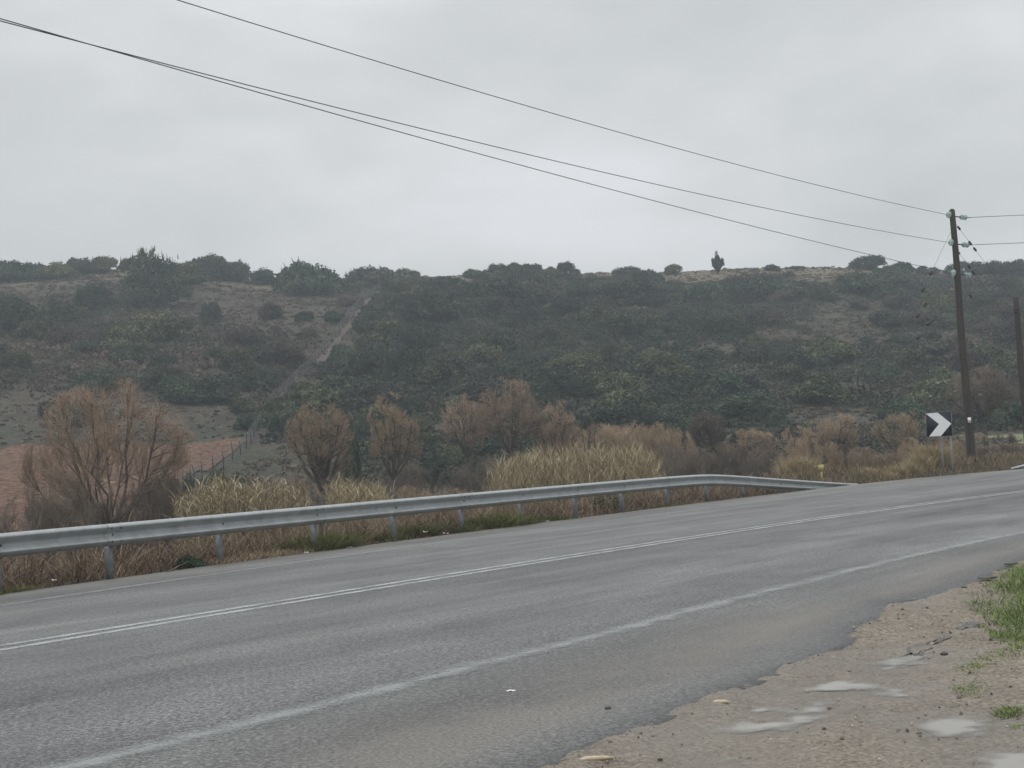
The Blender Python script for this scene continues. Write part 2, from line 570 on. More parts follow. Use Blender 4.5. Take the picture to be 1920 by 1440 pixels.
def mat_wood(name, c1, c2):
    m, nt, b = new_mat(name)
    tc = nt.nodes.new('ShaderNodeTexCoord').outputs['Object']
    n = noise(nt, mapping(nt, tc, (14, 14, 0.6)), 1.6, 5, 0.65)
    nt.links.new(ramp(nt, n, [(0.3, c1), (0.7, c2)]), b.inputs['Base Color'])
    b.inputs['Roughness'].default_value = 0.85
    bump(nt, b, n, 0.4, 0.01)
    return m


def mat_galv():
    m, nt, b = new_mat('weathered_galvanised_steel')
    p = pos(nt)
    n = noise(nt, p, 5.0, 5, 0.6)
    n2 = noise(nt, mapping(nt, p, (1, 1, 0.15)), 9.0, 4, 0.65)
    c = ramp(nt, n, [(0.3, (0.28, 0.30, 0.305)), (0.7, (0.40, 0.42, 0.425))])
    c = mix(nt, ramp(nt, n2, [(0.55, 0.0), (0.75, 0.55)]), c, (0.20, 0.195, 0.185))
    nt.links.new(c, b.inputs['Base Color'])
    b.inputs['Metallic'].default_value = 0.25
    nt.links.new(ramp(nt, n, [(0.3, 0.42), (0.7, 0.58)]), b.inputs['Roughness'])
    return m


def mat_glass(name):
    m, nt, b = new_mat(name)
    b.inputs['Base Color'].default_value = (0.50, 0.66, 0.63, 1)
    b.inputs['Roughness'].default_value = 0.08
    b.inputs['Transmission Weight'].default_value = 0.55
    b.inputs['IOR'].default_value = 1.4
    return m


M = {}
M['asphalt'] = mat_asphalt()
M['line_worn'] = mat_paint('worn_white_road_paint', 0.40, (0.36, 0.37, 0.365), 0.26, 0.72)
M['line_faint'] = mat_paint('faded_white_road_paint', 0.42, (0.30, 0.315, 0.32), 0.10, 0.75)
M['line'] = mat_paint('white_road_paint', 0.40, (0.50, 0.51, 0.50), 0.12, 0.85)
M['dirt'] = mat_dirt()
M['ground'] = mat_ground()
M['field'] = mat_field()
M['galv'] = mat_galv()
M['post_steel'] = plain('dull_grey_post_steel', (0.23, 0.245, 0.255), 0.6, 0.4, 0.25, 12)
M['bolt'] = plain('dark_bolt_steel', (0.10, 0.10, 0.10), 0.6, 0.4)
M['pole'] = mat_wood('dark_creosoted_wood', (0.020, 0.016, 0.013), (0.055, 0.043, 0.034))
M['glass'] = mat_glass('pale_green_insulator_glass')
M['wire'] = plain('grey_wire', (0.085, 0.085, 0.09), 0.6, 0.3)
M['dark'] = plain('dark_fitting', (0.03, 0.03, 0.03), 0.6)
M['navy'] = plain('dark_navy_sign_face', (0.010, 0.012, 0.022), 0.45, var=0.15, scale=8)
M['white'] = plain('white_reflective_sheet', (0.72, 0.74, 0.74), 0.5, var=0.06, scale=9)
M['alu'] = plain('grey_aluminium', (0.27, 0.28, 0.285), 0.5, 0.3, 0.1, 10)
M['tagwhite'] = plain('white_plate', (0.75, 0.75, 0.73), 0.5)
M['yellow'] = plain('faded_yellow_plastic', (0.40, 0.345, 0.13), 0.6, var=0.15, scale=14)
M['paper'] = plain('crumpled_white_paper', (0.72, 0.71, 0.68), 0.8, var=0.1, scale=20)
M['stick'] = plain('pale_splintered_wood', (0.50, 0.42, 0.30), 0.8, var=0.15, scale=40)
M['stone'] = tint_mat('mixed_grey_tan_stones', [(0, (0.06, 0.05, 0.045)), (0.5, (0.19, 0.165, 0.14)), (1, (0.42, 0.38, 0.32))], var=0.0)
M['slab'] = plain('old_broken_asphalt', (0.085, 0.080, 0.072), 0.55, var=0.4, scale=24, bump_s=0.5)
M['fencepost'] = plain('dark_fence_post', (0.045, 0.042, 0.040), 0.8, var=0.2, scale=5)
M['fencewire'] = plain('dull_fence_wire', (0.17, 0.17, 0.17), 0.6, 0.2)
# plants
M['leaf_dark'] = tint_mat('dark_evergreen_leaves', [(0, (0.018, 0.030, 0.021)), (0.55, (0.038, 0.057, 0.036)), (1, (0.082, 0.106, 0.064))])
M['leaf_olive'] = tint_mat('olive_green_leaves', [(0, (0.030, 0.040, 0.022)), (0.55, (0.070, 0.084, 0.045)), (1, (0.145, 0.148, 0.086))])
M['leaf_grey'] = tint_mat('grey_green_leaves', [(0, (0.036, 0.040, 0.031)), (0.55, (0.068, 0.073, 0.055)), (1, (0.115, 0.113, 0.085))])
M['leaf_brown'] = tint_mat('grey_brown_heath', [(0, (0.045, 0.038, 0.033)), (0.55, (0.080, 0.066, 0.055)), (1, (0.130, 0.105, 0.082))])
M['scrub'] = tint_mat('low_scrub_mix', [(0, (0.017, 0.027, 0.018)), (0.3, (0.035, 0.045, 0.027)), (0.52, (0.060, 0.060, 0.041)), (0.75, (0.094, 0.074, 0.058)), (1, (0.18, 0.145, 0.105))], var=0.0)
M['bark'] = plain('grey_brown_bark', (0.060, 0.048, 0.040), 0.9, var=0.4, scale=6)
M['bark_pale'] = plain('mottled_tan_bark', (0.13, 0.102, 0.082), 0.9, var=0.65, scale=2.5)
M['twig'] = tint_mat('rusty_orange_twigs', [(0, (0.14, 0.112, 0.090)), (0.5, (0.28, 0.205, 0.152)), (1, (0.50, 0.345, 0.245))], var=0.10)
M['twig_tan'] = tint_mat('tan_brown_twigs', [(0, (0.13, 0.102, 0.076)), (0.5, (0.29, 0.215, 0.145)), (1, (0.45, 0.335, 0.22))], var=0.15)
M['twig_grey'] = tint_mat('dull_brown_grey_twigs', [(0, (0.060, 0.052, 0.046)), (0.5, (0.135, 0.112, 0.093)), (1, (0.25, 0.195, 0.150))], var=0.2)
M['dry'] = tint_mat('dead_verge_grass', [(0, (0.070, 0.050, 0.038)), (0.4, (0.165, 0.118, 0.084)), (0.75, (0.275, 0.210, 0.145)), (1, (0.38, 0.32, 0.20))], var=0.0)
M['gold'] = tint_mat('golden_dry_grass', [(0, (0.105, 0.076, 0.050)), (0.5, (0.26, 0.20, 0.118)), (1, (0.44, 0.365, 0.215))], var=0.0)
M['reed'] = tint_mat('straw_yellow_reeds', [(0, (0.125, 0.094, 0.062)), (0.40, (0.265, 0.210, 0.130)), (0.78, (0.45, 0.385, 0.24)), (1, (0.62, 0.56, 0.39))], var=0.08)
M['green'] = tint_mat('fresh_green_grass', [(0, (0.050, 0.085, 0.026)), (0.5, (0.115, 0.175, 0.052)), (1, (0.235, 0.28, 0.10))], var=0.0)
M['moss'] = tint_mat('yellow_green_verge_grass', [(0, (0.060, 0.070, 0.026)), (0.5, (0.135, 0.145, 0.055)), (1, (0.25, 0.24, 0.11))], var=0.0)

# ------------------------------------------------------------------ ground sheet
gx = np.unique(np.concatenate([np.arange(-420, -60, 6.0), np.arange(-60, 90, 1.0), np.arange(90, 441, 6.0)]))
gy = np.unique(np.concatenate([np.arange(-60, 4, 4.0), np.arange(4, 70, 0.7), np.arange(70, 262, 1.1), np.arange(262, 441, 8.0)]))
GX, GY = np.meshgrid(gx, gy, indexing='ij')
GZ = terrain(GX, GY)
ny = len(gy)
ii = (np.arange(len(gx) - 1)[:, None] * ny + np.arange(ny - 1)[None, :]).ravel()
g = Geo(); g.add(np.stack([GX, GY, GZ], -1).reshape(-1, 3), np.stack([ii, ii + ny, ii + ny + 1, ii + 1], 1))
tag(g.obj('ground', M['ground'], smooth=True), kind='structure')

# ------------------------------------------------------------------ road
A = np.concatenate([np.arange(-30, 0, 1.0), np.arange(0, 26, 0.12), np.arange(26, 92, 0.5)])


def strip_obj(name, rows, m, kind='structure', attr=None, damp=None):
    """rows: list of b(a) arrays with z, from far to near"""
    V, k = [], len(A)
    for b, z in rows:
        X, Y = xy(A, b)
        V.append(np.stack([X, Y, np.broadcast_to(z, X.shape)], 1))
    V = np.concatenate(V)
    i = np.arange(k - 1)
    F = np.concatenate([np.stack([r * k + i, (r + 1) * k + i, (r + 1) * k + i + 1, r * k + i + 1], 1) for r in range(len(rows) - 1)])
    gg = Geo().add(V, F)
    o = gg.obj(name, m)
    if attr is not None:
        at_ = o.data.attributes.new('dust', 'FLOAT', 'POINT')
        at_.data.foreach_set('value', np.concatenate([np.full(k, q) for q in attr]).astype(np.float32))
    if damp is not None:
        at_ = o.data.attributes.new('damp', 'FLOAT', 'POINT')
        at_.data.foreach_set('value', np.concatenate([np.full(k, q) for q in damp]).astype(np.float32))
    return tag(o, kind=kind)


be, bf, bm, bn, bne = B_EDGE(A), B_FAR(A), B_MID(A), B_NEAR(A), B_NEDGE(A)
bne = np.minimum(bne, bn - 0.25)
ef = be + 0.05 * (vnoise(A * 2.2, A * 0, 21) - 0.5)
strip_obj('road', [(ef, -0.12), (ef, 0.0), (ef - 0.35, 0.0), (bf, 0.0), (bm, 0.0), (bn, 0.0), (bn * 0.65 + bne * 0.35, 0.0), (bn * 0.35 + bne * 0.65, 0.0), (bne + np.minimum(0.50, 0.28 * (bn - bne)), 0.0), (bne + np.minimum(0.18, 0.10 * (bn - bne)), -0.001), (bne, -0.006), (bne - 0.04, -0.14)],
          M['asphalt'], attr=[0.9, 0.9, 0.7, 0.1, 0, 0, 0.35, 1.0, 0.8, 0.1, 0.0, 0.0], damp=[0, 0, 0, 0, 0, 0, 0, 0, 0, 0.45, 0.8, 1.0])


def line_obj(name, off, w, m, amin=-30, amax=92):
    sel = (A >= amin) & (A <= amax)
    k = sel.sum(); a = A[sel]; b = off[sel]
    V = []
    for q in (0.5, 0.0, -0.5):
        X0, Y0 = xy(a, b + w * q)
        V.append(np.stack([X0, Y0, np.full(k, 0.004)], 1))
    i = np.arange(k - 1)
    F = np.concatenate([np.stack([r * k + i, (r + 1) * k + i, (r + 1) * k + i + 1, r * k + i + 1], 1) for r in (0, 1)])
    o = Geo().add(np.concatenate(V), F).obj(name, m)
    at_ = o.data.attributes.new('mid', 'FLOAT', 'POINT')
    at_.data.foreach_set('value', np.repeat([0.0, 1.0, 0.0], k).astype(np.float32))
    return tag(o, kind='structure')


line_obj('road_marking', bm + 0.135, 0.14, M['line'])
line_obj('road_marking', bm - 0.135, 0.14, M['line'])
line_obj('road_marking', bf, 0.20, M['line_faint'])
line_obj('road_marking', bn + 0.06 * (vnoise(A * 0.8, A * 0, 31) - 0.5), 0.36, M['line_worn'])

# ------------------------------------------------------------------ dirt lay-by with puddles
def poly8(pts):
    return np.array([ground(960 + p[0] / 2, 960 + p[1] / 2, -0.045)[:2] for p in pts])


PUD = [poly8(q) for q in (
    [[555, 895], [640, 850], [740, 800], [850, 790], [905, 765], [865, 715], [960, 670], [1100, 652], [1180, 625], [1300, 612], [1325, 650], [1230, 672], [1070, 680], [985, 715], [1000, 745], [1105, 750], [1095, 785], [1035, 830], [900, 850], [760, 838], [650, 858]],
    [[1360, 572], [1420, 550], [1545, 538], [1525, 568], [1430, 582]],
    [[1335, 602], [1400, 588], [1395, 606]],
    [[1380, 658], [1475, 668], [1465, 688], [1400, 682]],
    [[1560, 800], [1650, 788], [1720, 793], [1745, 820], [1640, 833]],
    [[1755, 935], [1840, 905], [1960, 898], [1990, 990], [1800, 985]],
    [[1108, 712], [1150, 698], [1245, 694], [1150, 730]],
    [[1430, 345], [1500, 332], [1440, 362]],
    [[765, 935], [830, 912], [805, 955]])]
ISL = poly8([[850, 775], [960, 738], [1060, 760], [1040, 790], [930, 800]])


def inside(px, py, poly):
    r = np.zeros(px.shape, bool)
    n = len(poly)
    for k in range(n):
        x0, y0 = poly[k]; x1, y1 = poly[(k + 1) % n]
        c = ((y0 > py) != (y1 > py)) & (px < (x1 - x0) * (py - y0) / (y1 - y0 + 1e-12) + x0)
        r ^= c
    return r


def sdist(px, py, poly):
    d = np.full(px.shape, 1e9)
    n = len(poly)
    for k in range(n):
        p0 = poly[k]; e = poly[(k + 1) % n] - p0
        t = np.clip(((px - p0[0]) * e[0] + (py - p0[1]) * e[1]) / (e @ e + 1e-12), 0, 1)
        d = np.minimum(d, np.hypot(px - p0[0] - t * e[0], py - p0[1] - t * e[1]))
    return np.where(inside(px, py, poly), -d, d)


def dirt_z(X, Y):
    z = -0.030 + (fbm(X * 1.1, Y * 1.1, 41, 4) - 0.5) * 0.030 + (fbm(X * 3.4, Y * 3.4, 45, 5) - 0.5) * 0.034 + (fbm(X * 11, Y * 11, 47, 4) - 0.5) * 0.022
    for p in PUD:
        d = sdist(X, Y, p)
        z = z - 0.034 * (1 - sstep(-0.16, 0.20, d))
    z = z + 0.024 * (1 - sstep(-0.08, 0.04, sdist(X, Y, ISL)))
    a, b = ab(X, Y)
    z = z + 0.025 * (1 - sstep(0.0, 0.35, B_NEDGE(a) - b))          # silted up against the asphalt edge
    z = z + 0.10 * sstep(0, 2.5, (X - 0.345 * Y)) * sstep(9.5, 11, Y)
    return z


dx_ = np.arange(-2.5, 8.0, 0.024)
dy_ = np.arange(3.2, 17.0, 0.024)
DX, DY = np.meshgrid(dx_, dy_, indexing='ij')
DZ = dirt_z(DX, DY)
a_, b_ = ab(DX, DY)
out = b_ > np.minimum(B_NEDGE(a_), B_NEAR(a_) - 0.25) + 0.06
DZ = np.where(out, np.minimum(DZ, -0.012), DZ)
n2 = len(dy_)
idx = np.arange(len(dx_) * n2).reshape(len(dx_), n2)
Fq = np.stack([idx[:-1, :-1], idx[1:, :-1], idx[1:, 1:], idx[:-1, 1:]], -1)
far_in = b_ > np.minimum(B_NEDGE(a_), B_NEAR(a_) - 0.25) + 0.25
keep = ~(far_in[:-1, :-1])
dirt_o = tag(Geo().add(np.stack([DX, DY, DZ], -1).reshape(-1, 3), Fq[keep]).obj('dirt_lay_by', M['dirt'], smooth=True), kind='structure')
wet_ = dirt_o.data.attributes.new('wet', 'FLOAT', 'POINT')
_pd = np.min([sdist(DX, DY, p) for p in PUD], 0)
wet_.data.foreach_set('value', ((1 - sstep(-0.05, 0.75, _pd)) * (0.55 + 0.45 * fbm(DX * 3, DY * 3, 52, 3))).astype(np.float32).ravel())

mw, ntw, bw = new_mat('muddy_rain_water')          # turbid water: clear where it is a film, milky where it is deeper
bw.inputs['Base Color'].default_value = (0.29, 0.268, 0.235, 1)
bw.inputs['Roughness'].default_value = 0.07
bw.inputs['IOR'].default_value = 1.40
bump(ntw, bw, noise(ntw, pos(ntw), 9.0, 3), 0.06, 0.01)
ntw.links.new(node(ntw, 'ShaderNodeAttribute', attribute_name='depth').outputs['Fac'], bw.inputs['Alpha'])
WX, WY = np.meshgrid(np.arange(0.3, 7.0, 0.025), np.arange(4.5, 13.0, 0.025), indexing='ij')
near = np.min([sdist(WX, WY, p) for p in PUD], 0) < 0.30
aa, bb = ab(WX, WY)
near &= bb < B_NEDGE(aa) + 0.02
id2 = np.arange(WX.size).reshape(WX.shape)
Fw = np.stack([id2[:-1, :-1], id2[1:, :-1], id2[1:, 1:], id2[:-1, 1:]], -1)[near[:-1, :-1]]
WATER = -0.0435
wo = tag(Geo().add(np.stack([WX, WY, np.full(WX.shape, WATER)], -1).reshape(-1, 3), Fw).obj('puddle_water', mw, smooth=True), kind='structure')
dp_ = wo.data.attributes.new('depth', 'FLOAT', 'POINT')
dp_.data.foreach_set('value', (0.06 + 0.86 * sstep(-0.002, 0.020, WATER - dirt_z(WX, WY))).astype(np.float32).ravel())

rng = np.random.default_rng(5)
# gravel: little stones strewn over the dirt
gr = Geo()
ico = np.array([[0, 0, 1], [.89, 0, .45], [.28, .85, .45], [-.72, .53, .45], [-.72, -.53, .45], [.28, -.85, .45], [.72, .53, -.45], [-.28, .85, -.45], [-.89, 0, -.45], [-.28, -.85, -.45], [.72, -.53, -.45], [0, 0, -1]])
icf = np.array([[0, 1, 2], [0, 2, 3], [0, 3, 4], [0, 4, 5], [0, 5, 1], [1, 6, 2], [2, 7, 3], [3, 8, 4], [4, 9, 5], [5, 10, 1], [6, 7, 2], [7, 8, 3], [8, 9, 4], [9, 10, 5], [10, 6, 1], [11, 7, 6], [11, 8, 7], [11, 9, 8], [11, 10, 9], [11, 6, 10]])
n = 7000
X = rng.uniform(-1.5, 7.5, n); Y = rng.uniform(4.6, 15, n)
aa, bb = ab(X, Y)
ok = bb < B_NEDGE(aa) + 0.10
ok &= np.min([sdist(X, Y, p) for p in PUD], 0) > 0.02
X, Y = X[ok], Y[ok]
Z = dirt_z(X, Y)
for x, y, z in zip(X, Y, Z):
    s = 0.003 + 0.009 * rng.random() ** 4
    sc = s * rng.uniform(0.6, 1.3, 3)
    gr.add(ico * sc * rng.uniform(0.8, 1.2, (12, 1)) + [x, y, z + sc[2] * 0.4], icf, rng.random())
tag(gr.obj('gravel', M['stone']), 'small loose stones strewn over the wet dirt lay-by', 'gravel', kind='stuff')

# broken asphalt slabs lying in the dirt
for pts, lab in (([[1010, 830], [1040, 790], [1110, 750], [1200, 735], [1290, 700], [1350, 688], [1300, 725], [1200, 765], [1150, 825], [1060, 835]], 'long cracked slab of old asphalt beside the thin puddle in the dirt'),
                 ([[1415, 640], [1460, 600], [1530, 575], [1600, 585], [1580, 605], [1500, 625], [1470, 655]], 'short slab of old asphalt by the green roadside grass')):
    P = np.array([ground(1440 + p[0] / 4, 1020 + p[1] / 4, -0.02) for p in pts])
    c = P.mean(0)
    pts2 = []
    for k in range(len(P)):
        for t in (0, .33, .66):
            q = P[k] * (1 - t) + P[(k + 1) % len(P)] * t
            pts2.append(q + [rng.normal(0, .018), rng.normal(0, .018), 0])
    P = np.array(pts2); n = len(P)
    c0 = np.array([c[0], c[1], float(dirt_z(np.array([c[0]]), np.array([c[1]]))[0])])
    zt = dirt_z(P[:, 0], P[:, 1]) + 0.004
    top = np.stack([P[:, 0], P[:, 1], zt], 1); bot = top - [0, 0, 0.06]
    gg = Geo()
    V = np.concatenate([top, bot, [[c[0], c[1], zt.mean() + 0.004]]])
    gg.add(V, [[i, (i + 1) % n, 2 * n] for i in range(n)])
    gg.add(V, [[i, n + i, n + (i + 1) % n, (i + 1) % n] for i in range(n)])
    tag(gg.obj('asphalt_slab', M['slab']), lab, 'asphalt slab', 'broken asphalt slabs in the dirt')

# ------------------------------------------------------------------ red ploughed field on the left
fx = np.arange(-60, -6, 0.6); fy = np.arange(56, 112, 0.6)
FX, FY = np.meshgrid(fx, fy, indexing='ij')
fence_px = [(330, 935), (345, 921), (380, 899), (415, 877), (436, 864), (458, 847), (469, 831), (479, 815), (491, 790), (505, 768), (528, 745), (560, 712), (592, 682), (612, 655), (637, 622), (662, 590), (690, 560), (720, 535), (745, 522)]
fence_P = np.array([hit(x, y) for x, y in fence_px])
fence_P = fence_P[np.argsort(fence_P[:, 1])]
top_px = [(-80, 850), (0, 844), (60, 838), (140, 834), (240, 834), (330, 833), (400, 830), (455, 826)]
top_P = np.array([hit(x, y) for x, y in top_px])
line_x = np.interp(FY, fence_P[:, 1], fence_P[:, 0], left=fence_P[0, 0] + 1)
line_y = np.interp(FX, top_P[:, 0], top_P[:, 1]) + (vnoise(FX / 3, FX * 0, 61) - 0.5) * 2.0
infield = (FX < line_x - 0.4) & (FY < line_y)
FZ = terrain(FX, FY) + 0.06
FZ = FZ + 0.34 * (fbm(FX * 0.6, FY * 1.7, 71, 4) - 0.4)
idf = np.arange(FX.size).reshape(FX.shape)
Ff = np.stack([idf[:-1, :-1], idf[1:, :-1], idf[1:, 1:], idf[:-1, 1:]], -1)[infield[:-1, :-1] & infield[1:, 1:]]
tag(Geo().add(np.stack([FX, FY, FZ], -1).reshape(-1, 3), Ff).obj('ploughed_field', M['field'], smooth=True), kind='structure')

# pale green meadow far right, beyond the poles
m, nt, b = new_mat('yellow_green_meadow')
nn = noise(nt, pos(nt), 1.5, 5)
nt.links.new(ramp(nt, nn, [(0.3, (0.11, 0.118, 0.055)), (0.7, (0.17, 0.175, 0.085))]), b.inputs['Base Color'])
b.inputs['Roughness'].default_value = 0.95
mx = np.arange(24, 52, 0.8); my = np.arange(78, 104, 0.8)
MX, MY = np.meshgrid(mx, my, indexing='ij')
P0 = hit(1862, 806)
okm = (MX > 29.5 + 0.06 * (MY - 80) + 1.5 * vnoise(MY / 3, MY * 0, 3)) & (MY > 86) & (MY < 98)
idm = np.arange(MX.size).reshape(MX.shape)
Fm = np.stack([idm[:-1, :-1], idm[1:, :-1], idm[1:, 1:], idm[:-1, 1:]], -1)[okm[:-1, :-1]]
tag(Geo().add(np.stack([MX, MY, terrain(MX, MY) + 0.05], -1).reshape(-1, 3), Fm).obj('meadow', m, smooth=True), kind='structure')

# eroded reddish track beside the fence, climbing the hill
tp = fence_P
ty = np.arange(hit(590, 690)[1], hit(716, 537)[1], 1.0)
txc = np.interp(ty, tp[:, 1], tp[:, 0])
V, F = [], []
for k, (x, y) in enumerate(zip(txc, ty)):
    w = 0.22 + 0.34 * float(vnoise(np.array([y / 5]), np.array([2.0]), 8)[0])
    for j in range(5):
        xx = x + 0.6 + (j - 2) / 2 * w + 0.3 * (float(vnoise(np.array([y / 2.5]), np.array([j * 1.0]), 4)[0]) - .5)
        V.append([xx, y, float(terrain(np.array([xx]), np.array([y]))[0]) + 0.07])
    if k:
        for j in range(4):
            F.append([(k - 1) * 5 + j, (k - 1) * 5 + j + 1, k * 5 + j + 1, k * 5 + j])
m, nt, b = new_mat('bare_reddish_earth')
nn = noise(nt, pos(nt), 0.9, 5, 0.7)
nt.links.new(ramp(nt, nn, [(0.3, (0.058, 0.046, 0.038)), (0.7, (0.108, 0.084, 0.069))]), b.inputs['Base Color'])
b.inputs['Roughness'].default_value = 0.95
tag(Geo().add(V, F).obj('dirt_path', m), kind='structure')

# ------------------------------------------------------------------ guard rails
def solve_x(xpx, off):
    lo, hi = -5.0, 75.0
    for _ in range(50):
        mid = (lo + hi) / 2
        X, Y = xy(mid, float(B_EDGE(mid)) + off)
        if proj([X, Y, 0])[0] < xpx: lo = mid
        else: hi = mid
    return (lo + hi) / 2


post_a = [solve_x(x, 0.16) for x in (213, 420, 597, 745, 872, 983, 1085, 1173, 1257, 1332, 1400, 1465)]
for k in range(4):
    post_a.insert(0, post_a[0] - 2.05)
a_kink = solve_x(1332, 0.16)
a_end = solve_x(1602, 0.16)


def rail_top(a):
    x = (np.asarray(a, float) - a_kink) / (a_end - a_kink)
    return 0.76 - 0.74 * np.clip(0.5 * (x + np.sqrt(x * x + 0.012)) - 0.003, 0, 1)


PROF = [(0.0, .155), (.026, .153), (.066, .136), (.082, .120), (.087, .108), (.082, .096), (.060, .074), (.022, .042), (.006, .030), (.002, .014), (.002, -.006), (.010, -.018), (.064, -.062), (.082, -.073), (.088, -.080), (.083, -.091), (.060, -.116), (.018, -.151), (0.0, -.155)]


def rail_frame(a, off):
    b0 = float(B_EDGE(a)) + off; b1 = float(B_EDGE(a + 0.05)) + off
    X0, Y0 = xy(a, b0); X1, Y1 = xy(a + 0.05, b1)
    t = np.array([X1 - X0, Y1 - Y0]); t /= np.linalg.norm(t)
    return np.array([X0, Y0]), t, np.array([t[1], -t[0]])      # point, along, towards the road


def beam_part(parent, org, a0, a1, proud, topf, frame):
    gg = Geo()
    st = np.linspace(a0, a1, max(3, int((a1 - a0) / 0.5) + 1))
    front, back = [], []
    for a in st:
        p, t, n_ = frame(a)
        zc = float(topf(a)) - 0.155
        front.append([[p[0] + n_[0] * (d + proud), p[1] + n_[1] * (d + proud), zc + z] for d, z in PROF])
        back.append([[p[0] + n_[0] * (d + proud - .005), p[1] + n_[1] * (d + proud - .005), zc + z] for d, z in PROF])
    k = len(PROF); m_ = len(st)
    V = np.array(front + back).reshape(-1, 3) - org
    F = []
    for i in range(m_ - 1):
        for j in range(k - 1):
            q = i * k + j
            F.append([q, q + 1, q + k + 1, q + k])
            q2 = m_ * k + q
            F.append([q2, q2 + k, q2 + k + 1, q2 + 1])
    gg.add(V, F)
    F = []
    for i in range(m_ - 1):
        for j in (0, k - 1):
            q = i * k + j; q2 = m_ * k + q
            F.append([q, q + k, q2 + k, q2] if j == 0 else [q, q2, q2 + k, q + k])
    for i in (0, m_ - 1):
        for j in range(k - 1):
            q = i * k + j; q2 = m_ * k + q
            F.append([q, q2, q2 + 1, q + 1])
    gg.add(V, F)
    return gg.obj('beam', M['galv'], parent)


def guard_rail(stations, topf, frame, segs, label, post_from=0.2):
    p0, _, _ = frame(stations[len(stations) // 2])
    org = np.array([p0[0], p0[1], 0.0])
    root = empty('guard_rail', org, label, 'guard rail')
    for k, (a0, a1) in enumerate(segs):
        bm_ = beam_part(root, org, a0 - 0.16, a1 + 0.16, 0.0 if k % 2 else 0.010, topf, frame)
        # bolt heads at the lapped joint
        bo = Geo()
        for s_ in (-0.09, 0.09):
            for zz in (-0.092, 0.092):
                p, t, n_ = frame(a0 + s_)
                c = np.array([p[0] + n_[0] * 0.094, p[1] + n_[1] * 0.094, float(topf(a0 + s_)) - .155 + zz]) - org
                bo.lathe(c, [n_[0], n_[1], 0], [(-.006, .0), (-.006, .017), (.004, .016), (.007, .008), (.007, 0)], 8)
        bo.obj('joint_bolts', M['bolt'], bm_)
    for a in stations:
        h = float(topf(a))
        if h < post_from: continue
        p, t, n_ = frame(a)
        R = np.array([[t[0], n_[0], 0], [t[1], n_[1], 0], [0, 0, 1]])
        gz = -0.12
        c = np.array([p[0] - n_[0] * .075, p[1] - n_[1] * .075, 0]) - org
        zt = h - 0.04
        gp = Geo()
        hh = zt - gz
        for (ox, oy, sx, sy) in ((0, -.045, .005, .095), (.03, 0.0, .055, .005), (.03, -.0925, .055, .005), (.058, -.012, .005, .019), (.058, -.0805, .005, .019)):
            gp.box(c + R @ np.array([ox, oy + .02, 0]) + [0, 0, (zt + gz) / 2], (sx, sy, hh), R)
        po = gp.obj('post', M['post_steel'], root)
        gs = Geo()
        gs.box(c + R @ np.array([.005, .052, 0]) + [0, 0, h - .155], (.07, .030, .16), R)
        gs.lathe(c + R @ np.array([.005, .085, 0]) + [0, 0, h - .155], R[:, 1], [(-.012, 0), (-.012, .02), (.008, .018), (.012, .008), (.012, 0)], 8)
        gs.obj('bracket', M['bolt'], po)
    return root


joints = [post_a[0] - 0.6]
main_st = [a for a in post_a]
for k in range(0, len(main_st)):
    if main_st[k] > joints[-1] + 3.2 and main_st[k] < a_end - 2.5: joints.append(main_st[k])
segs = [(joints[k], joints[k + 1]) for k in range(len(joints) - 1)] + [(joints[-1], a_end)]
guard_rail(post_a, rail_top, lambda a: rail_frame(a, 0.16), segs, 'long galvanised steel crash barrier along the far road edge, ramped down at its right end')

# start of the next guard rail at the right edge of the view
a2 = solve_x(1893, 0.55)
st2 = [a2 + 2.6 + 2.0 * k for k in range(5)]
guard_rail(st2, lambda a: np.clip(0.06 + (np.asarray(a) - a2) * 0.11, 0.04, 0.76), lambda a: rail_frame(a, 0.55), [(a2 + .16, a2 + 4), (a2 + 4, a2 + 8), (a2 + 8, a2 + 12)], 'short pale barrier end rising from the grass at the far right roadside', 0.3)

# ------------------------------------------------------------------ chevron sign
sY = 53.5
sc_ = at(1760.5, 795.5, sY)
root = empty('chevron_sign', on_ground(sc_[0] + .4, sY), 'square road sign with white chevron pointing right on dark panel', 'road sign')
org = np.array(root.location)
yaw = rad(-14)
Rz = np.array([[math.cos(yaw), -math.sin(yaw), 0], [math.sin(yaw), math.cos(yaw), 0], [0, 0, 1]])
W_ = 0.90
pl = Geo().box([0, 0, 0], (W_, .025, W_), None)
po_ = pl.obj('panel', M['navy'], root); po_.location = sc_ - org; po_.rotation_euler = (0, rad(0.8), yaw)
tri = [(-.49, .46), (-.03, .485), (.49, .0), (.05, -.485), (-.42, -.485), (0.0, .01)]
gc = Geo()
Vc = [[x * W_, -.0175, z * W_] for x, z in tri] + [[x * W_, -.0135, z * W_] for x, z in tri]
gc.add(Vc, [[0, 1, 2, 5]]); gc.add(Vc, [[5, 2, 3, 4]])
gc.add(Vc, [[i, 6 + i, 6 + (i + 1) % 6, (i + 1) % 6] for i in range(6)])
gc.obj('chevron', M['white'], po_)
ge = Geo()
for (x, z, sx, sz) in ((0, W_ / 2 + .006, W_ + .024, .012), (0, -W_ / 2 - .006, W_ + .024, .012), (W_ / 2 + .006, 0, .012, W_), (-W_ / 2 - .006, 0, .012, W_)):
    ge.box([x, .004, z], (sx, .045, sz))
ge.obj('rim', M['alu'], po_)
for xp, yp, Yp in ((1764.5, 825, sY + 0.30), (1782, 825, sY + 0.12)):
    t_ = at(xp, yp, Yp); bse = on_ground(t_[0], Yp)
    gp = Geo()
    gp.tube(np.array([[t_[0], Yp, bse[2] - .25], [t_[0], Yp, sc_[2] + .25]]) - org, 0.038, 10)
    gp.obj('post', M['alu'], root)

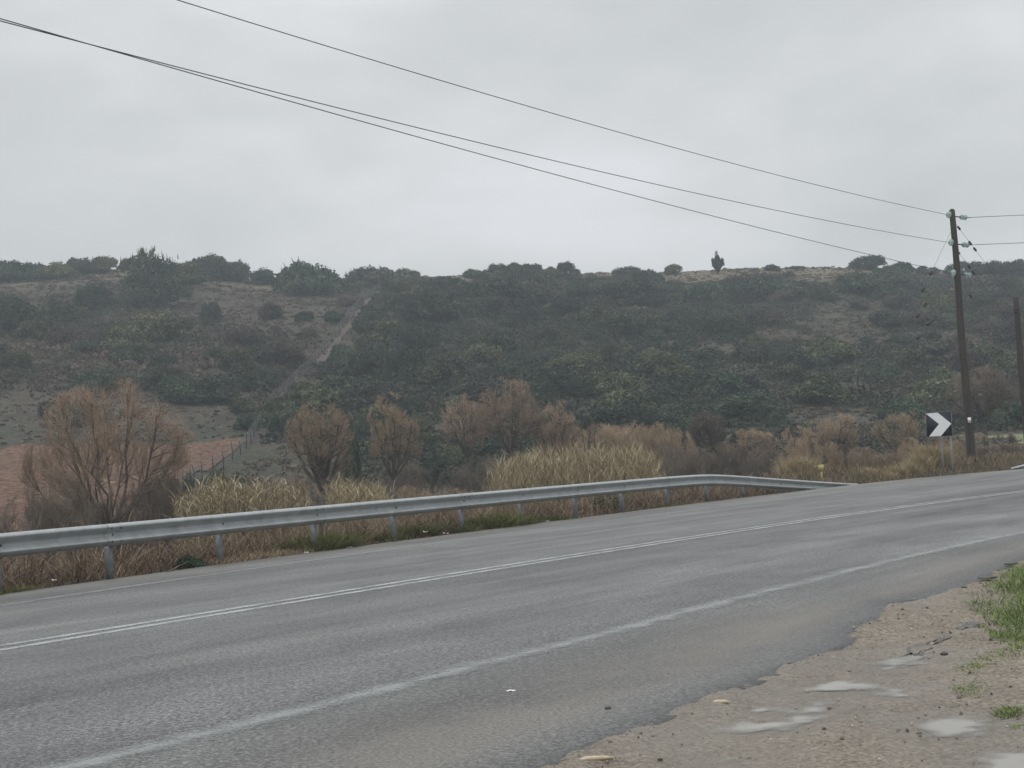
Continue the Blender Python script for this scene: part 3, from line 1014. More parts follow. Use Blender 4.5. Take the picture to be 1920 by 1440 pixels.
# ------------------------------------------------------------------ poles, insulators, wires
PY = 62.0
ptop = at(1784.5, 396, PY)
pbase = on_ground(ptop[0] + 0.02, PY, 0)
root = empty('utility_pole', pbase, 'tall dark wooden power pole carrying three glass insulators', 'utility pole', 'dark wooden poles on the right')
pole_root = root
H = ptop[2] - pbase[2]
gp = Geo()
zs = np.concatenate([[-0.4], np.linspace(0, H, 14)])
rr = 0.185 - 0.060 * np.clip(zs / H, 0, 1)
px_ = 0.02 * np.sin(zs * 0.9); py_ = 0.015 * np.cos(zs * 0.7)
gp.tube(np.stack([px_, py_, zs], 1), rr, 14)
gp.lathe([px_[-1], py_[-1], H], [0, 0, 1], [(-.002, .125), (.07, .10), (.10, .04), (.11, 0)], 14)
gp.obj('pole_shaft', M['pole'], root, smooth=True)


def pole_z(y):
    """height on the pole that is seen at picture height y"""
    zs_ = np.linspace(0, 14, 400)
    ys = np.array([proj([ptop[0], PY, z])[1] for z in zs_])
    return float(np.interp(-y, -ys, zs_))


att = [pole_z(403), pole_z(455), pole_z(512)]
wl = np.array([-0.588, -0.809, 0.0])     # direction of the line to the left
wr = np.array([0.752, 0.659, 0.0])       # and to the right
side = np.array([-0.85, -0.52, 0]); side /= np.linalg.norm(side)
for z in att:
    zz = z - pbase[2]
    hd = Geo()
    c = side * 0.18 + [0, 0, zz]
    hd.lathe(c, side, [(-.05, .035), (.01, .05), (.02, .140), (.055, .150), (.085, .122), (.09, .10), (.13, .085), (.16, .04), (.17, 0)], 18)
    io = hd.obj('pin_insulator', M['glass'], root, smooth=True)
    pn = Geo().tube([side * .05 + [0, 0, zz], side * .20 + [0, 0, zz]], .02, 8)
    pn.obj('pin', M['dark'], io)
    # strain set on the other side
    sd = Geo()
    for q in (0.72, 0.99):
        sd.lathe(wr * q + [0, 0, zz - .05], wr, [(-.05, .022), (-.018, .03), (-.014, .112), (.004, .118), (.016, .05), (.05, .022)], 16)
    so = sd.obj('strain_insulator', M['glass'], root, smooth=True)
    ln = Geo().tube([wr * .12 + [0, 0, zz - .06], wr * .62 + [0, 0, zz - .05]], .028, 6)
    ln.tube([wr * .60 + [0, 0, zz - .05], wr * 1.35 + [0, 0, zz - .03]], .016, 6)
    ln.obj('fitting', M['dark'], so)
tg = at(1815.5, 788, PY - 0.1) - pbase
gt = Geo().box(tg + [0.02, -0.10, 0], (.14, .012, .23))
to = gt.obj('number_plate', M['tagwhite'], root)
Geo().box(tg + [0.02, -0.108, 0.0], (.08, .004, .012)).box(tg + [0.02, -0.108, -0.04], (.07, .004, .012)).obj('plate_marks', M['dark'], to)

# stub pole on the right
SY = 64.0
stop_ = at(1904, 559, SY)
sbase = on_ground(stop_[0] + .02, SY)
root2 = empty('utility_pole', sbase, 'shorter dark wooden stay pole at the right edge', 'utility pole', 'dark wooden poles on the right')
H2 = stop_[2] - sbase[2]
zs = np.linspace(-.4, H2, 12)
gp = Geo().tube(np.stack([0.012 * np.sin(zs), 0 * zs, zs], 1), 0.165 - .045 * np.clip(zs / H2, 0, 1), 14)
gp.lathe([0.012 * math.sin(H2), 0, H2], [0, 0, 1], [(-.002, .12), (.04, .09), (.05, 0)], 14)
gp.obj('pole_shaft', M['pole'], root2, smooth=True)
for dz in (0.5, 0.62):
    Geo().lathe([0, 0, H2 - dz], [0, 0, 1], [(-.03, .125), (-.03, .15), (.03, .15), (.03, .125)], 14).obj('clamp_band', M['dark'], root2)

WIRES = [
    [(330, 0), (500, 51.5), (700, 111), (960, 190), (1280, 283.5), (1560, 352), (1772, 402)],
    [(0, 42), (210, 94), (320, 122), (480, 160), (720, 222), (960, 284), (1210, 342), (1460, 395), (1772, 454)],
    [(0, 34), (210, 94), (400, 148), (720, 242), (960, 306), (1210, 372), (1460, 435), (1625, 475), (1702, 494), (1771, 509)]]
wlab = ['topmost overhead wire, crossing the sky to the pole top', 'middle overhead wire, running to the middle insulator of the tall pole', 'lowest overhead wire, running to the bottom insulator of the tall pole']
rlab = ['topmost wire leaving the tall pole to the right', 'middle wire leaving the tall pole to the right', 'lowest wire leaving the tall pole to the right']
for k, pts in enumerate(WIRES):
    st0 = ptop[:2] + side[:2] * 0.3
    ts, zs = [0.0], [att[k]]
    for (x, y) in pts:
        d = ray(x, y)
        u = d[0] / d[1]
        # point on the vertical plane through the pole along wl
        # st0 + t*wl : X = u*Y
        t = (u * st0[1] - st0[0]) / (wl[0] - u * wl[1])
        Yq = st0[1] + t * wl[1]
        ts.append(t); zs.append(CAM[2] + d[2] / d[1] * Yq)
    c = np.polyfit(ts, zs, 2, w=[3] + [1] * len(pts))
    tt = np.linspace(0, 66, 90)
    P = np.stack([st0[0] + wl[0] * tt, st0[1] + wl[1] * tt, np.polyval(c, tt)], 1)
    o = Geo().tube(P, 0.0105, 5).obj('overhead_wire', M['wire'])
    tag(o, wlab[k], 'wire', 'overhead power wires')
    yr = (403, 455, 503)[k]
    s0 = np.array([ptop[0], PY, att[k] - .03]) + wr * 1.2
    # the next span climbs away to the right
    d = ray(1920, yr)
    u = d[0] / d[1]
    t = (u * s0[1] - s0[0]) / (wr[0] - u * wr[1])
    Yq = s0[1] + t * wr[1]
    zq = CAM[2] + d[2] / d[1] * Yq
    sl = (zq - s0[2]) / max(t, .2)
    tt = np.linspace(0, 45, 30)
    P = np.stack([s0[0] + wr[0] * tt, s0[1] + wr[1] * tt, s0[2] + sl * tt * (1 - tt / 400)], 1)
    tag(Geo().tube(P, 0.013, 5).obj('overhead_wire', M['wire']), rlab[k], 'wire', 'overhead power wires')


def egg(gg, c, ax, L=.17, r=.07):
    gg.lathe(c - ax * L / 2, ax, [(0, 0), (0.01, r * .7), (L * .3, r), (L * .45, r * .75), (L * .55, r * .75), (L * .7, r), (L - .01, r * .7), (L, 0)], 10)


anchor_px = [((1781, 433), (1742.5, 512), (1727, 543)), ((1785, 489), (1729.5, 571), (1715.5, 592)), ((1788, 537), (1734, 607), (1716, 632))]
slab = ['upper thin stay wire with two black insulators, slanting down left of the tall pole', 'middle thin stay wire with two black insulators left of the tall pole', 'lowest thin stay wire with two black insulators left of the tall pole']
AY = 57.5
for k, (p0, i1, i2) in enumerate(anchor_px):
    z0 = pole_z(p0[1])
    A0 = np.array([ptop[0] - .1, PY - .05, z0])
    sl = (i2[0] - p0[0]) / (i2[1] - p0[1])
    xe = p0[0] + sl * (872 - p0[1])
    E = at(xe, 872, AY); E = on_ground(E[0], AY)
    ax = E - A0; L = np.linalg.norm(ax); ax /= L
    o = Geo().tube([A0, E], 0.006 if k else 0.009, 4).obj('stay_wire', M['wire'])
    tag(o, slab[k], 'stay wire', 'stay wires of the tall pole')
    for q in (i1, i2):
        tt = np.linspace(0, L, 600)
        ys = np.array([proj(A0 + ax * t)[1] for t in tt])
        c = A0 + ax * float(np.interp(q[1], ys, tt))
        ge = Geo(); egg(ge, c, ax, .22, .075)
        ge.obj('egg_insulator', M['dark'], o)
# stays to the stub pole
slab = ['upper stay wire with dark insulators between the tall and the short pole', 'middle stay wire with dark insulators between the two wooden poles', 'lower stay wire with dark insulators between the two wooden poles']
for k, (y0, y1, eg) in enumerate(((418, 563, ((1798, 429), (1819, 458), (1828, 471))), (470, 619, ((1797, 481), (1817, 503), (1825, 511))), (527, 677, ((1796, 532), (1820, 545))))):
    A0 = np.array([ptop[0] + .1, PY, pole_z(y0)])
    zs_ = np.linspace(0, 10, 300)
    ys = np.array([proj([stop_[0], SY, z])[1] for z in zs_])
    E = np.array([stop_[0] - .1, SY, float(np.interp(-y1, -ys, zs_))])
    ax = E - A0; L = np.linalg.norm(ax); ax /= L
    o = Geo().tube([A0, E], 0.008, 4).obj('stay_wire', M['wire'])
    tag(o, slab[k], 'stay wire', 'stay wires of the tall pole')
    for q in eg:
        tt = np.linspace(0, L, 400)
        xs = np.array([proj(A0 + ax * t)[0] for t in tt])
        c = A0 + ax * float(np.interp(q[0], xs, tt))
        ge = Geo(); egg(ge, c, ax, .22, .055)
        ge.obj('egg_insulator', M['dark'], o)

# yellow marker by the stay anchors
mk = at(1540.5, 890, 51.5)
base = on_ground(mk[0], 51.5)
root = empty('marker_post', base, 'small faded yellow marker post behind the barrier end', 'marker post')
tz = at(1540.5, 871, 51.5)[2] - base[2]
Geo().box([0, 0, tz / 2 - .1], (.07, .06, tz + .0)).obj('post', M['yellow'], root)
gy_ = Geo()
gy_.add([[-.09, -.045, tz - .24], [.09, -.045, tz - .24], [.10, -.05, tz], [-.10, -.05, tz], [-.09, .045, tz - .24], [.09, .045, tz - .24], [.10, .05, tz], [-.10, .05, tz]],
        [[0, 1, 2, 3], [5, 4, 7, 6], [1, 5, 6, 2], [4, 0, 3, 7], [3, 2, 6, 7], [0, 4, 5, 1]])
ho = gy_.obj('head', M['yellow'], root)
Geo().box([0, 0, tz + .008], (.19, .10, .015)).obj('cap', M['dark'], ho)

# ------------------------------------------------------------------ wire fence climbing the hill
root = empty('wire_fence', fence_P[0], 'wire mesh fence on dark posts running from the red field up the hill', 'fence')
org = fence_P[0]
seg = np.concatenate([[0], np.cumsum(np.linalg.norm(np.diff(fence_P[:, :2], axis=0), axis=1))])
ns = int(seg[-1] / 2.6)
dd = np.linspace(0, seg[-1], min(ns, 70))
fxp = np.interp(dd, seg, fence_P[:, 0]); fyp = np.interp(dd, seg, fence_P[:, 1])
fzp = terrain(fxp, fyp)
tops = []
r2 = np.random.default_rng(3)
for k in range(len(dd)):
    h = r2.uniform(1.05, 1.25)
    o = Geo().tube([[0, 0, -.25], [r2.normal(0, .03), r2.normal(0, .03), h * .5], [r2.normal(0, .05), 0, h]], [.05, .045, .04], 6).obj('post', M['fencepost'], root)
    o.location = np.array([fxp[k], fyp[k], fzp[k]]) - org
gw = Geo()
for h in (.12, .32, .52, .72, .92, 1.05):
    gw.tube(np.stack([fxp, fyp, fzp + h], 1) - org, .009, 3, cap=False)
for k in range(len(dd) - 1):
    for q in np.linspace(0.08, .92, 9):
        x = fxp[k] * (1 - q) + fxp[k + 1] * q; y = fyp[k] * (1 - q) + fyp[k + 1] * q; z = fzp[k] * (1 - q) + fzp[k + 1] * q
        gw.tube(np.array([[x, y, z + .1], [x, y, z + 1.05]]) - org, .006, 3, cap=False)
gw.obj('wire_mesh', M['fencewire'], root)


# ------------------------------------------------------------------ foliage builders
def leafy(rng, lobes, n, leaf, elong=1.3, up=0.15):
    """leaf-clump quads spread through lobes [(cx,cy,cz,rx,ry,rz)]"""
    C, N, T = [], [], []
    vol = np.array([l[3] * l[4] + l[3] * l[5] for l in lobes]); vol /= vol.sum()
    for l, w in zip(lobes, vol):
        k = max(8, int(n * w))
        d = rng.normal(size=(k, 3)); d /= np.linalg.norm(d, axis=1)[:, None]
        d[:, 2] = np.where(d[:, 2] < -0.35, -d[:, 2] * 0.6, d[:, 2])
        lump = 0.70 + 0.56 * vnoise(d[:, 0] * 3 + l[0] * 5, d[:, 1] * 3 + d[:, 2] * 2.6 + l[1] * 7, int(abs(l[2]) * 100) % 97)
        r = lump * (1.06 - 0.46 * rng.random(k) ** 1.5)
        c = d * r[:, None] * np.array(l[3:6]) + np.array(l[0:3])
        C.append(c); N.append(d)
        T.append(np.clip(0.28 * rng.normal(size=k) + 0.5 + 0.9 * (vnoise(c[:, 0] * 2.4, c[:, 2] * 2.4 + c[:, 1] * 1.7, 7) - .5), 0, 1))
    C = np.concatenate(C); N = np.concatenate(N); T = np.concatenate(T)
    ok = C[:, 2] > 0.0
    C, N, T = C[ok], N[ok], T[ok]
    k = len(C)
    nn = N * 0.7 + rng.normal(size=(k, 3)) * 0.75; nn[:, 2] += up
    nn /= np.linalg.norm(nn, axis=1)[:, None]
    ref = rng.normal(size=(k, 3))
    A_ = np.cross(nn, ref); A_ /= np.linalg.norm(A_, axis=1)[:, None] + 1e-9
    B_ = np.cross(nn, A_)
    s = leaf * rng.uniform(0.55, 1.25, k)
    return C, A_ * (s * 0.5 * elong)[:, None], B_ * (s * 0.5)[:, None], T


def shrub_mesh(seed, mats, n=1500, leaf=0.052, flat=0.8, nl=8, name='shrub', spiky=0.0, stems=True):
    rg = np.random.default_rng(seed)
    lobes = []
    for k in range(nl):
        a = rg.uniform(0, 2 * PI); r = math.sqrt(rg.random()) * 0.66
        h = flat * (0.24 + 0.62 * (1 - 1.5 * r * r) * rg.uniform(0.6, 1.15))
        q = rg.uniform(0.20, 0.46)
        lobes.append((r * math.cos(a), r * math.sin(a), h * 0.92, q, q, q * flat * rg.uniform(.8, 1.15)))
    for k in range(5):                                     # skirts reaching the ground
        a = rg.uniform(0, 2 * PI)
        lobes.append((.58 * math.cos(a), .58 * math.sin(a), flat * 0.22, .42, .42, flat * .32))
    gg = Geo()
    C, A_, B_, T = leafy(rg, lobes, n, leaf)
    gg.quads(C, A_, B_, T)
    # ragged sprays sticking out of the outline
    k = int(160 + 260 * spiky)
    sel = rg.integers(0, len(C), k)
    P = C[sel]; P = P[P[:, 2] > flat * .45]
    if len(P):
        gg.blades(P, rg.uniform(.05, .13, len(P)) * (1 + spiky), np.full(len(P), .035), rg.uniform(0, 2 * PI, len(P)), rg.uniform(0, 1.2, len(P)), np.zeros(len(P)), rg.random(len(P)), rg, 2)
    if stems:
        for k in range(4):
            a = rg.uniform(0, 2 * PI)
            gg.tube([[.04 * math.cos(a), .04 * math.sin(a), -.12], [.16 * math.cos(a), .16 * math.sin(a), flat * .3], [.4 * math.cos(a), .4 * math.sin(a), flat * .62]], [.035, .028, .014], 5, 0.5, 1, cap=False)
    return gg.mesh(name, [mats, M['bark']])


SHRUBS = {}
for kind in ('dark', 'olive', 'grey', 'brown'):
    SHRUBS[kind] = [shrub_mesh(100 + 17 * i + sum(map(ord, kind)), M['leaf_' + kind], n=7000 if kind != 'brown' else 5000, flat=f, nl=nl_, spiky=0.6 if kind == 'brown' else 0.2)
                    for i, (f, nl_) in enumerate(((0.72, 7), (0.85, 9), (0.62, 8), (1.0, 9), (0.78, 11)))]

rs = np.random.default_rng(11)
PLACED = []     # x, y, r of shrubs, for spacing


def place_shrub(P, r, h, kind, label, group, name='evergreen_shrub', cat='shrub', var=None):
    me = SHRUBS[kind][int(rs.integers(0, 5)) if var is None else var]
    if kind == 'brown': name = 'heath_shrub'
    o = bpy.data.objects.new(name, me)
    COL.objects.link(o)
    fl = max(v.co.z for v in me.vertices) if 'top' not in me else me['top']
    me['top'] = fl
    o.location = (float(P[0]), float(P[1]), float(P[2]) - 0.06 * r)
    o.scale = (r * rs.uniform(.92, 1.1), r * rs.uniform(.92, 1.1), h / fl)
    o.rotation_euler = (0, 0, rs.uniform(0, 2 * PI))
    tag(o, label, cat, group)
    PLACED.append((P[0], P[1], r))
    return o


# --- trees and big shrubs standing on or near the skyline, one by one (centre x, foot y, width, height in survey pixels)
SKY = [
    (20, 528, 66, 50, 'dark', 'dark rounded bush at the far left end of the skyline row'),
    (66, 526, 50, 42, 'dark', 'second bush from the left in the skyline row'),
    (108, 522, 60, 40, 'olive', 'olive bush in the middle of the left skyline row'),
    (150, 518, 56, 40, 'grey', 'grey-green bush in the left skyline row, beside the gap bush'),
    (194, 515, 46, 40, 'olive', 'bush at the right end of the left skyline row, beside the gap'),
    (243, 506, 32, 26, 'olive', 'small bush on the skyline just left of the tall ragged tree'),
    (345, 532, 66, 46, 'olive', 'pale olive bush against the right side of the tall ragged tree'),
    (362, 516, 48, 34, 'dark', 'low left part of the dark skyline oaks'),
    (400, 518, 66, 48, 'dark', 'tallest dark round oak of the left skyline'),
    (450, 518, 46, 34, 'dark', 'lower dark oak at the right of the tallest skyline oak'),
    (500, 534, 62, 36, 'olive', 'low olive bush on the skyline between two big dark masses'),
    (578, 553, 112, 76, 'dark', 'big ragged dark evergreen on the skyline above the fence'),
    (622, 545, 54, 42, 'olive', 'lower bush at the right shoulder of the big ragged evergreen'),
    (690, 540, 84, 50, 'dark', 'left half of the wide dark skyline oak above the fence end'),
    (735, 541, 86, 48, 'grey', 'rounded right half of the wide skyline oak above the fence end'),
    (772, 528, 40, 24, 'dark', 'low dark tail bush at the right of the wide skyline oak'),
    (888, 522, 38, 22, 'dark', 'low dark bush starting the central skyline row'),
    (928, 520, 46, 32, 'olive', 'pale spiky bush at the left of the central skyline row'),
    (962, 519, 46, 32, 'grey', 'grey-green bush of the central skyline row'),
    (998, 519, 50, 31, 'dark', 'dark bush right of middle in the central skyline row'),
    (1030, 518, 36, 22, 'grey', 'low bush left of the round skyline bush'),
    (1064, 517, 44, 30, 'dark', 'clear-cut round dark bush on the central skyline'),
    (1190, 522, 76, 29, 'dark', 'low domed dark bush on the skyline between two gaps'),
    (1262, 520, 30, 28, 'olive', 'single small round tree on the bare ridge left of the cypress'),
    (1448, 513, 30, 20, 'olive', 'small thin bush on the bare ridge right of the cypress'),
    (1494, 510, 28, 14, 'dark', 'tiny dark bush on the ridge right of the cypress'),
    (1626, 512, 56, 40, 'dark', 'round dark tree on the skyline left of the power pole'),
    (1688, 514, 44, 26, 'dark', 'dark bush on the skyline just right of the round tree'),
    (1735, 513, 40, 18, 'grey', 'low grey bush on the skyline close left of the power pole'),
    (1806, 514, 60, 32, 'dark', 'dark bush on the skyline close behind the power pole'),
    (1862, 514, 56, 34, 'dark', 'dark bush on the skyline between the two poles'),
    (1905, 514, 60, 34, 'dark', 'dark bush on the skyline at the right picture edge'),
]
for (x, y, w, h, kind, lab) in SKY:
    P = hit(x, min(y, 1000))
    if P[1] > 238 or y <= 520:
        d = ray(x, y); Yk = 229.0 if y > 512 else 233.0
        P = on_ground(d[0] / d[1] * Yk, Yk)
    mpp = P[1] / FPX
    topz = at(x, y - h, P[1])[2]
    place_shrub(P, w * mpp * (0.70 if x < 480 else .60), max(topz - P[2], h * mpp * .6), kind, lab, 'bushes along the skyline', 'skyline_tree', 'tree')


def lumps_tree(name, P, lobes, n, leaf, mat, label, cat, group=None, seed=1, trunk_r=.2, trunk_h=2, extra=None):
    rg = np.random.default_rng(seed)
    root = empty(name, P, label, cat, group)
    C, A_, B_, T = leafy(rg, lobes, n, leaf)
    gg = Geo(); gg.quads(C, A_, B_, T)
    if extra is not None: extra(gg, rg)
    gg.obj('crown', mat, root)
    gt = Geo().tube([[0, 0, -.3], [.05, .03, trunk_h * .5], [0, .08, trunk_h]], [trunk_r, trunk_r * .8, trunk_r * .4], 8)
    for k in range(5):
        a = rg.uniform(0, 2 * PI)
        gt.tube([[0, 0, trunk_h * .4], [.4 * math.cos(a), .4 * math.sin(a), trunk_h * .75], [1.0 * math.cos(a), 1.0 * math.sin(a), trunk_h * 1.15]], [trunk_r * .5, trunk_r * .35, trunk_r * .12], 5)
    gt.obj('trunk', M['bark'], root)
    PLACED.append((P[0], P[1], max(l[3] + abs(l[0]) for l in lobes) * .9))
    return root


# the tall ragged tree left on the hill
P = hit(295, 578)
mp = P[1] / FPX
S = mp


def _spikes(gg, rg):
    k = 150
    P_ = np.stack([rg.normal(-10 * S, 24 * S, k), rg.normal(0, 1.2, k), rg.uniform(62, 96, k) * S], 1)
    gg.blades(P_, rg.uniform(.5, 1.5, k), np.full(k, .16), rg.uniform(0, 6.3, k), rg.uniform(0, .3, k), np.zeros(k), rg.random(k), rg, 3)
    k = 120
    P_ = np.stack([rg.choice([-24, -22, -4], k) * S + rg.normal(0, .25, k), rg.normal(0, .3, k), rg.uniform(88, 112, k) * S], 1)
    gg.blades(P_, rg.uniform(.3, .8, k), np.full(k, .14), rg.uniform(0, 6.3, k), rg.uniform(0, .5, k), np.zeros(k), rg.random(k), rg, 3)


lumps_tree('evergreen_tree', P, [(-20 * S, 0, 78 * S, 32 * S, 2.0, 26 * S), (12 * S, .3, 70 * S, 34 * S, 2.2, 24 * S), (-28 * S, -.3, 48 * S, 36 * S, 2.4, 30 * S), (10 * S, -.4, 40 * S, 38 * S, 2.6, 30 * S), (-10 * S, -.6, 18 * S, 50 * S, 2.6, 22 * S), (34 * S, .2, 24 * S, 30 * S, 2.0, 22 * S), (-24 * S, 0, 96 * S, 10 * S, .7, 16 * S)],
           9500, 0.19, M['leaf_dark'], 'tallest ragged dark evergreen tree with spiky top on the left ridge', 'tree', seed=4, trunk_h=4, extra=_spikes)

# the lone cypress on the ridge
d = ray(1347, 519); Yk = 230.0
P = on_ground(d[0] / d[1] * Yk, Yk)
root = empty('cypress_tree', P, 'single dark pointed cypress with a dead grey tip on the ridge', 'tree')
rg = np.random.default_rng(8)
ctop = at(1345, 471, Yk)[2] - P[2]
k = 4200
hh = rg.random(k) ** .8
zz = hh * ctop * 0.66 + .15
rr = 0.80 * np.interp(hh, [0, .12, .30, .42, .6, .8, 1], [.30, .42, .80, 1.0, .80, .50, .28]) * np.sqrt(rg.uniform(.2, 1, k))
aa = rg.uniform(0, 2 * PI, k)
gg = Geo()
gg.blades(np.stack([rr * np.cos(aa) * 1.05, rr * np.sin(aa), zz], 1), rg.uniform(.22, .5, k), np.full(k, .09), aa, np.full(k, .10), np.zeros(k), rg.random(k) * .6, rg, 2)
for (ox, oh) in ((-.74, .60), (.84, .58), (.62, .52)):
    k = 200
    z0 = rg.uniform(.30, oh, k) * ctop
    gg.blades(np.stack([ox + rg.normal(0, .09, k), rg.normal(0, .1, k), z0], 1), rg.uniform(.2, .5, k), np.full(k, .12), rg.uniform(0, 6.3, k), np.full(k, .1), np.zeros(k), rg.random(k) * .5, rg, 2)
gg.obj('crown', M['leaf_dark'], root)
gt = Geo().tube([[0, 0, -.3], [0, 0, ctop * .5], [-.08, 0, ctop * .95]], [.14, .1, .03], 7)
gt.obj('trunk', M['bark'], root)
gd = Geo(); k = 160
z0 = rg.uniform(.60, .95, k) * ctop
gd.blades(np.stack([-.06 + rg.normal(0, .1, k), rg.normal(0, .1, k), z0], 1), rg.uniform(.25, .55, k), np.full(k, .05), rg.uniform(0, 6.3, k), rg.uniform(.1, .45, k), np.zeros(k), rg.random(k), rg, 2)
gd.obj('dead_tip', plain('bleached_dead_twigs', (0.30, 0.30, 0.31), 0.8), root)

# --- big bushes of the slope that can be told apart (centre x, foot y, width, height)
SLOPE = [
    (175, 580, 84, 56, 'dark'), (395, 602, 52, 44, 'dark'), (40, 622, 130, 72, 'dark'), (110, 615, 90, 60, 'dark'), (230, 660, 110, 56, 'olive'), (300, 640, 120, 66, 'olive'), (330, 625, 60, 44, 'olive'),
    (450, 655, 90, 50, 'brown'), (520, 690, 110, 60, 'brown'), (570, 604, 34, 26, 'dark'), (505, 600, 50, 38, 'brown'), (630, 604, 44, 26, 'dark'), (515, 628, 30, 24, 'brown'), (575, 630, 36, 20, 'brown'),
    (180, 738, 100, 60, 'dark'), (110, 780, 74, 44, 'dark'), (245, 680, 90, 46, 'dark'), (300, 735, 90, 56, 'olive'), (350, 756, 100, 66, 'dark'), (405, 756, 100, 62, 'dark'), (440, 700, 90, 50, 'olive'), (455, 775, 52, 38, 'olive'), (462, 806, 56, 40, 'dark'),
    (545, 815, 110, 66, 'dark'), (510, 790, 60, 50, 'olive'), (600, 765, 150, 62, 'olive'), (640, 745, 110, 52, 'dark'), (560, 752, 60, 40, 'grey'), (520, 720, 60, 40, 'grey'),
    (700, 705, 130, 74, 'dark'), (760, 710, 110, 70, 'dark'), (650, 690, 80, 56, 'dark'), (720, 650, 110, 60, 'olive'), (780, 655, 90, 60, 'dark'), (700, 620, 80, 46, 'dark'),
    (840, 700, 110, 60, 'dark'), (900, 690, 110, 56, 'olive'), (800, 600, 130, 66, 'dark'), (870, 585, 120, 64, 'dark'), (940, 580, 130, 66, 'dark'), (1010, 570, 130, 60, 'grey'), (1085, 575, 110, 52, 'dark'), (1160, 570, 110, 50, 'dark'), (1200, 575, 120, 58, 'dark'),
    (760, 565, 100, 46, 'olive'), (830, 548, 100, 34, 'dark'), (1320, 570, 110, 50, 'dark'), (1400, 565, 100, 44, 'dark'), (1460, 560, 110, 50, 'dark'), (1545, 565, 60, 34, 'dark'), (1605, 545, 110, 44, 'dark'), (1680, 560, 110, 50, 'dark'), (1755, 600, 90, 66, 'olive'),
    (1610, 580, 50, 30, 'grey'), (1690, 580, 80, 40, 'brown'), (1830, 560, 110, 50, 'grey'), (1890, 560, 90, 50, 'grey'),
    (1260, 830, 110, 70, 'dark'), (1300, 815, 90, 56, 'dark'), (1240, 770, 110, 56, 'dark'), (1350, 745, 110, 56, 'dark'), (1150, 740, 120, 60, 'olive'), (1060, 745, 110, 60, 'dark'), (1240, 710, 130, 56, 'olive'), (1420, 790, 56, 40, 'dark'), (1460, 800, 50, 36, 'dark'),
    (690, 850, 84, 80, 'dark'), (820, 905, 70, 54, 'dark'), (850, 870, 60, 40, 'olive'), (790, 810, 60, 44, 'olive'), (770, 780, 50, 44, 'dark'), (845, 830, 60, 30, 'grey'),
    (1700, 690, 110, 46, 'olive'), (1650, 720, 110, 46, 'dark'), (1560, 735, 110, 46, 'olive'), (1500, 690, 110, 46, 'dark'), (1760, 730, 110, 50, 'olive'), (1850, 690, 100, 46, 'olive'), (1900, 640, 80, 50, 'grey'),
    (30, 690, 70, 40, 'olive'), (60, 640, 90, 44, 'olive'), (15, 590, 70, 44, 'dark'),
]


def zone_label(P, kind, big):
    x, y = proj(P)
    fx_ = float(np.interp(P[1], fence_P[:, 1], fence_P[:, 0]))
    sidew = 'left of the wire fence' if P[0] < fx_ else ('between the fence and the cypress ridge' if x < 1330 else 'below the ridge near the poles')
    part = 'upper hillside' if P[1] > 185 else ('middle hillside' if P[1] > 142 else 'lower hillside')
    kn = {'dark': 'dark green', 'olive': 'olive green', 'grey': 'dull grey-green', 'brown': 'grey-brown leafless-looking'}[kind]
    sz = 'large' if big else 'small'
    return f'{sz} {kn} shrub on the {part} {sidew}', f'{sz} {kn} shrubs, {part}, {sidew}'


for (x, y, w, h, kind) in SLOPE:
    P = hit(x, y)
    mpp = P[1] / FPX
    lab, grp = zone_label(P, kind, w >= 80)
    place_shrub(P, w * mpp * 0.5, h * mpp * 1.0, kind, lab, grp)

# --- the rest of the maquis: denser to the right of the fence
BARE = [(440, 570, 110, 40), (560, 590, 100, 40), (420, 530, 90, 22), (240, 520, 60, 16), (640, 640, 40, 50), (90, 540, 120, 16), (380, 790, 90, 50), (50, 790, 70, 60), (1600, 600, 90, 40), (1560, 640, 60, 20), (1345, 660, 60, 14), (1270, 555, 60, 14), (1450, 630, 60, 12), (1540, 520, 70, 14), (1300, 520, 90, 12), (860, 525, 40, 10), (1560, 790, 120, 30), (880, 810, 70, 34), (560, 880, 120, 60), (1790, 640, 60, 20), (1640, 530, 30, 20)]


def bare_at(x, y):
    return max(math.exp(-((x - bx) / bw_) ** 2 - ((y - by) / bh_) ** 2) for bx, by, bw_, bh_ in BARE)


tries = 0
count = 0
target_n = 300 - len(SLOPE)
while count < target_n and tries < 20000:
    tries += 1
    Y = rs.uniform(96, 229); u = rs.uniform(-0.40, 0.40)
    if rs.random() > (Y / 229) ** 1.0: continue
    Xp = u * Y
    P = on_ground(Xp, Y)
    x, y = proj(P)
    if not (-30 < x < 1950): continue
    if y > 800 and x < 500: continue
    fx_ = float(np.interp(Y, fence_P[:, 1], fence_P[:, 0]))
    if abs(Xp - fx_ - .4) < 1.9: continue
    left = Xp < fx_
    if rs.random() < bare_at(x, y) * 1.25: continue
    if left and rs.random() < 0.45: continue
    big = rs.random() < 0.5
    r = rs.uniform(2.0, 3.7) if big else rs.uniform(1.05, 1.78)
    if left: r *= 0.8
    if any((Xp - q[0]) ** 2 + (Y - q[1]) ** 2 < (0.54 * (r + q[2])) ** 2 for q in PLACED): continue
    kk = rs.random()
    if left: kind = 'dark' if kk < .35 else 'olive' if kk < .6 else 'brown' if kk < .85 else 'grey'
    elif x > 1350: kind = 'dark' if kk < .3 else 'olive' if kk < .62 else 'grey' if kk < .85 else 'brown'
    else: kind = 'dark' if kk < .5 else 'olive' if kk < .8 else 'grey'
    lab, grp = zone_label(P, kind, r > 1.8)
    place_shrub(P, r, min(r, 2.8) * rs.uniform(.74, 1.10), kind, lab, grp)
    count += 1

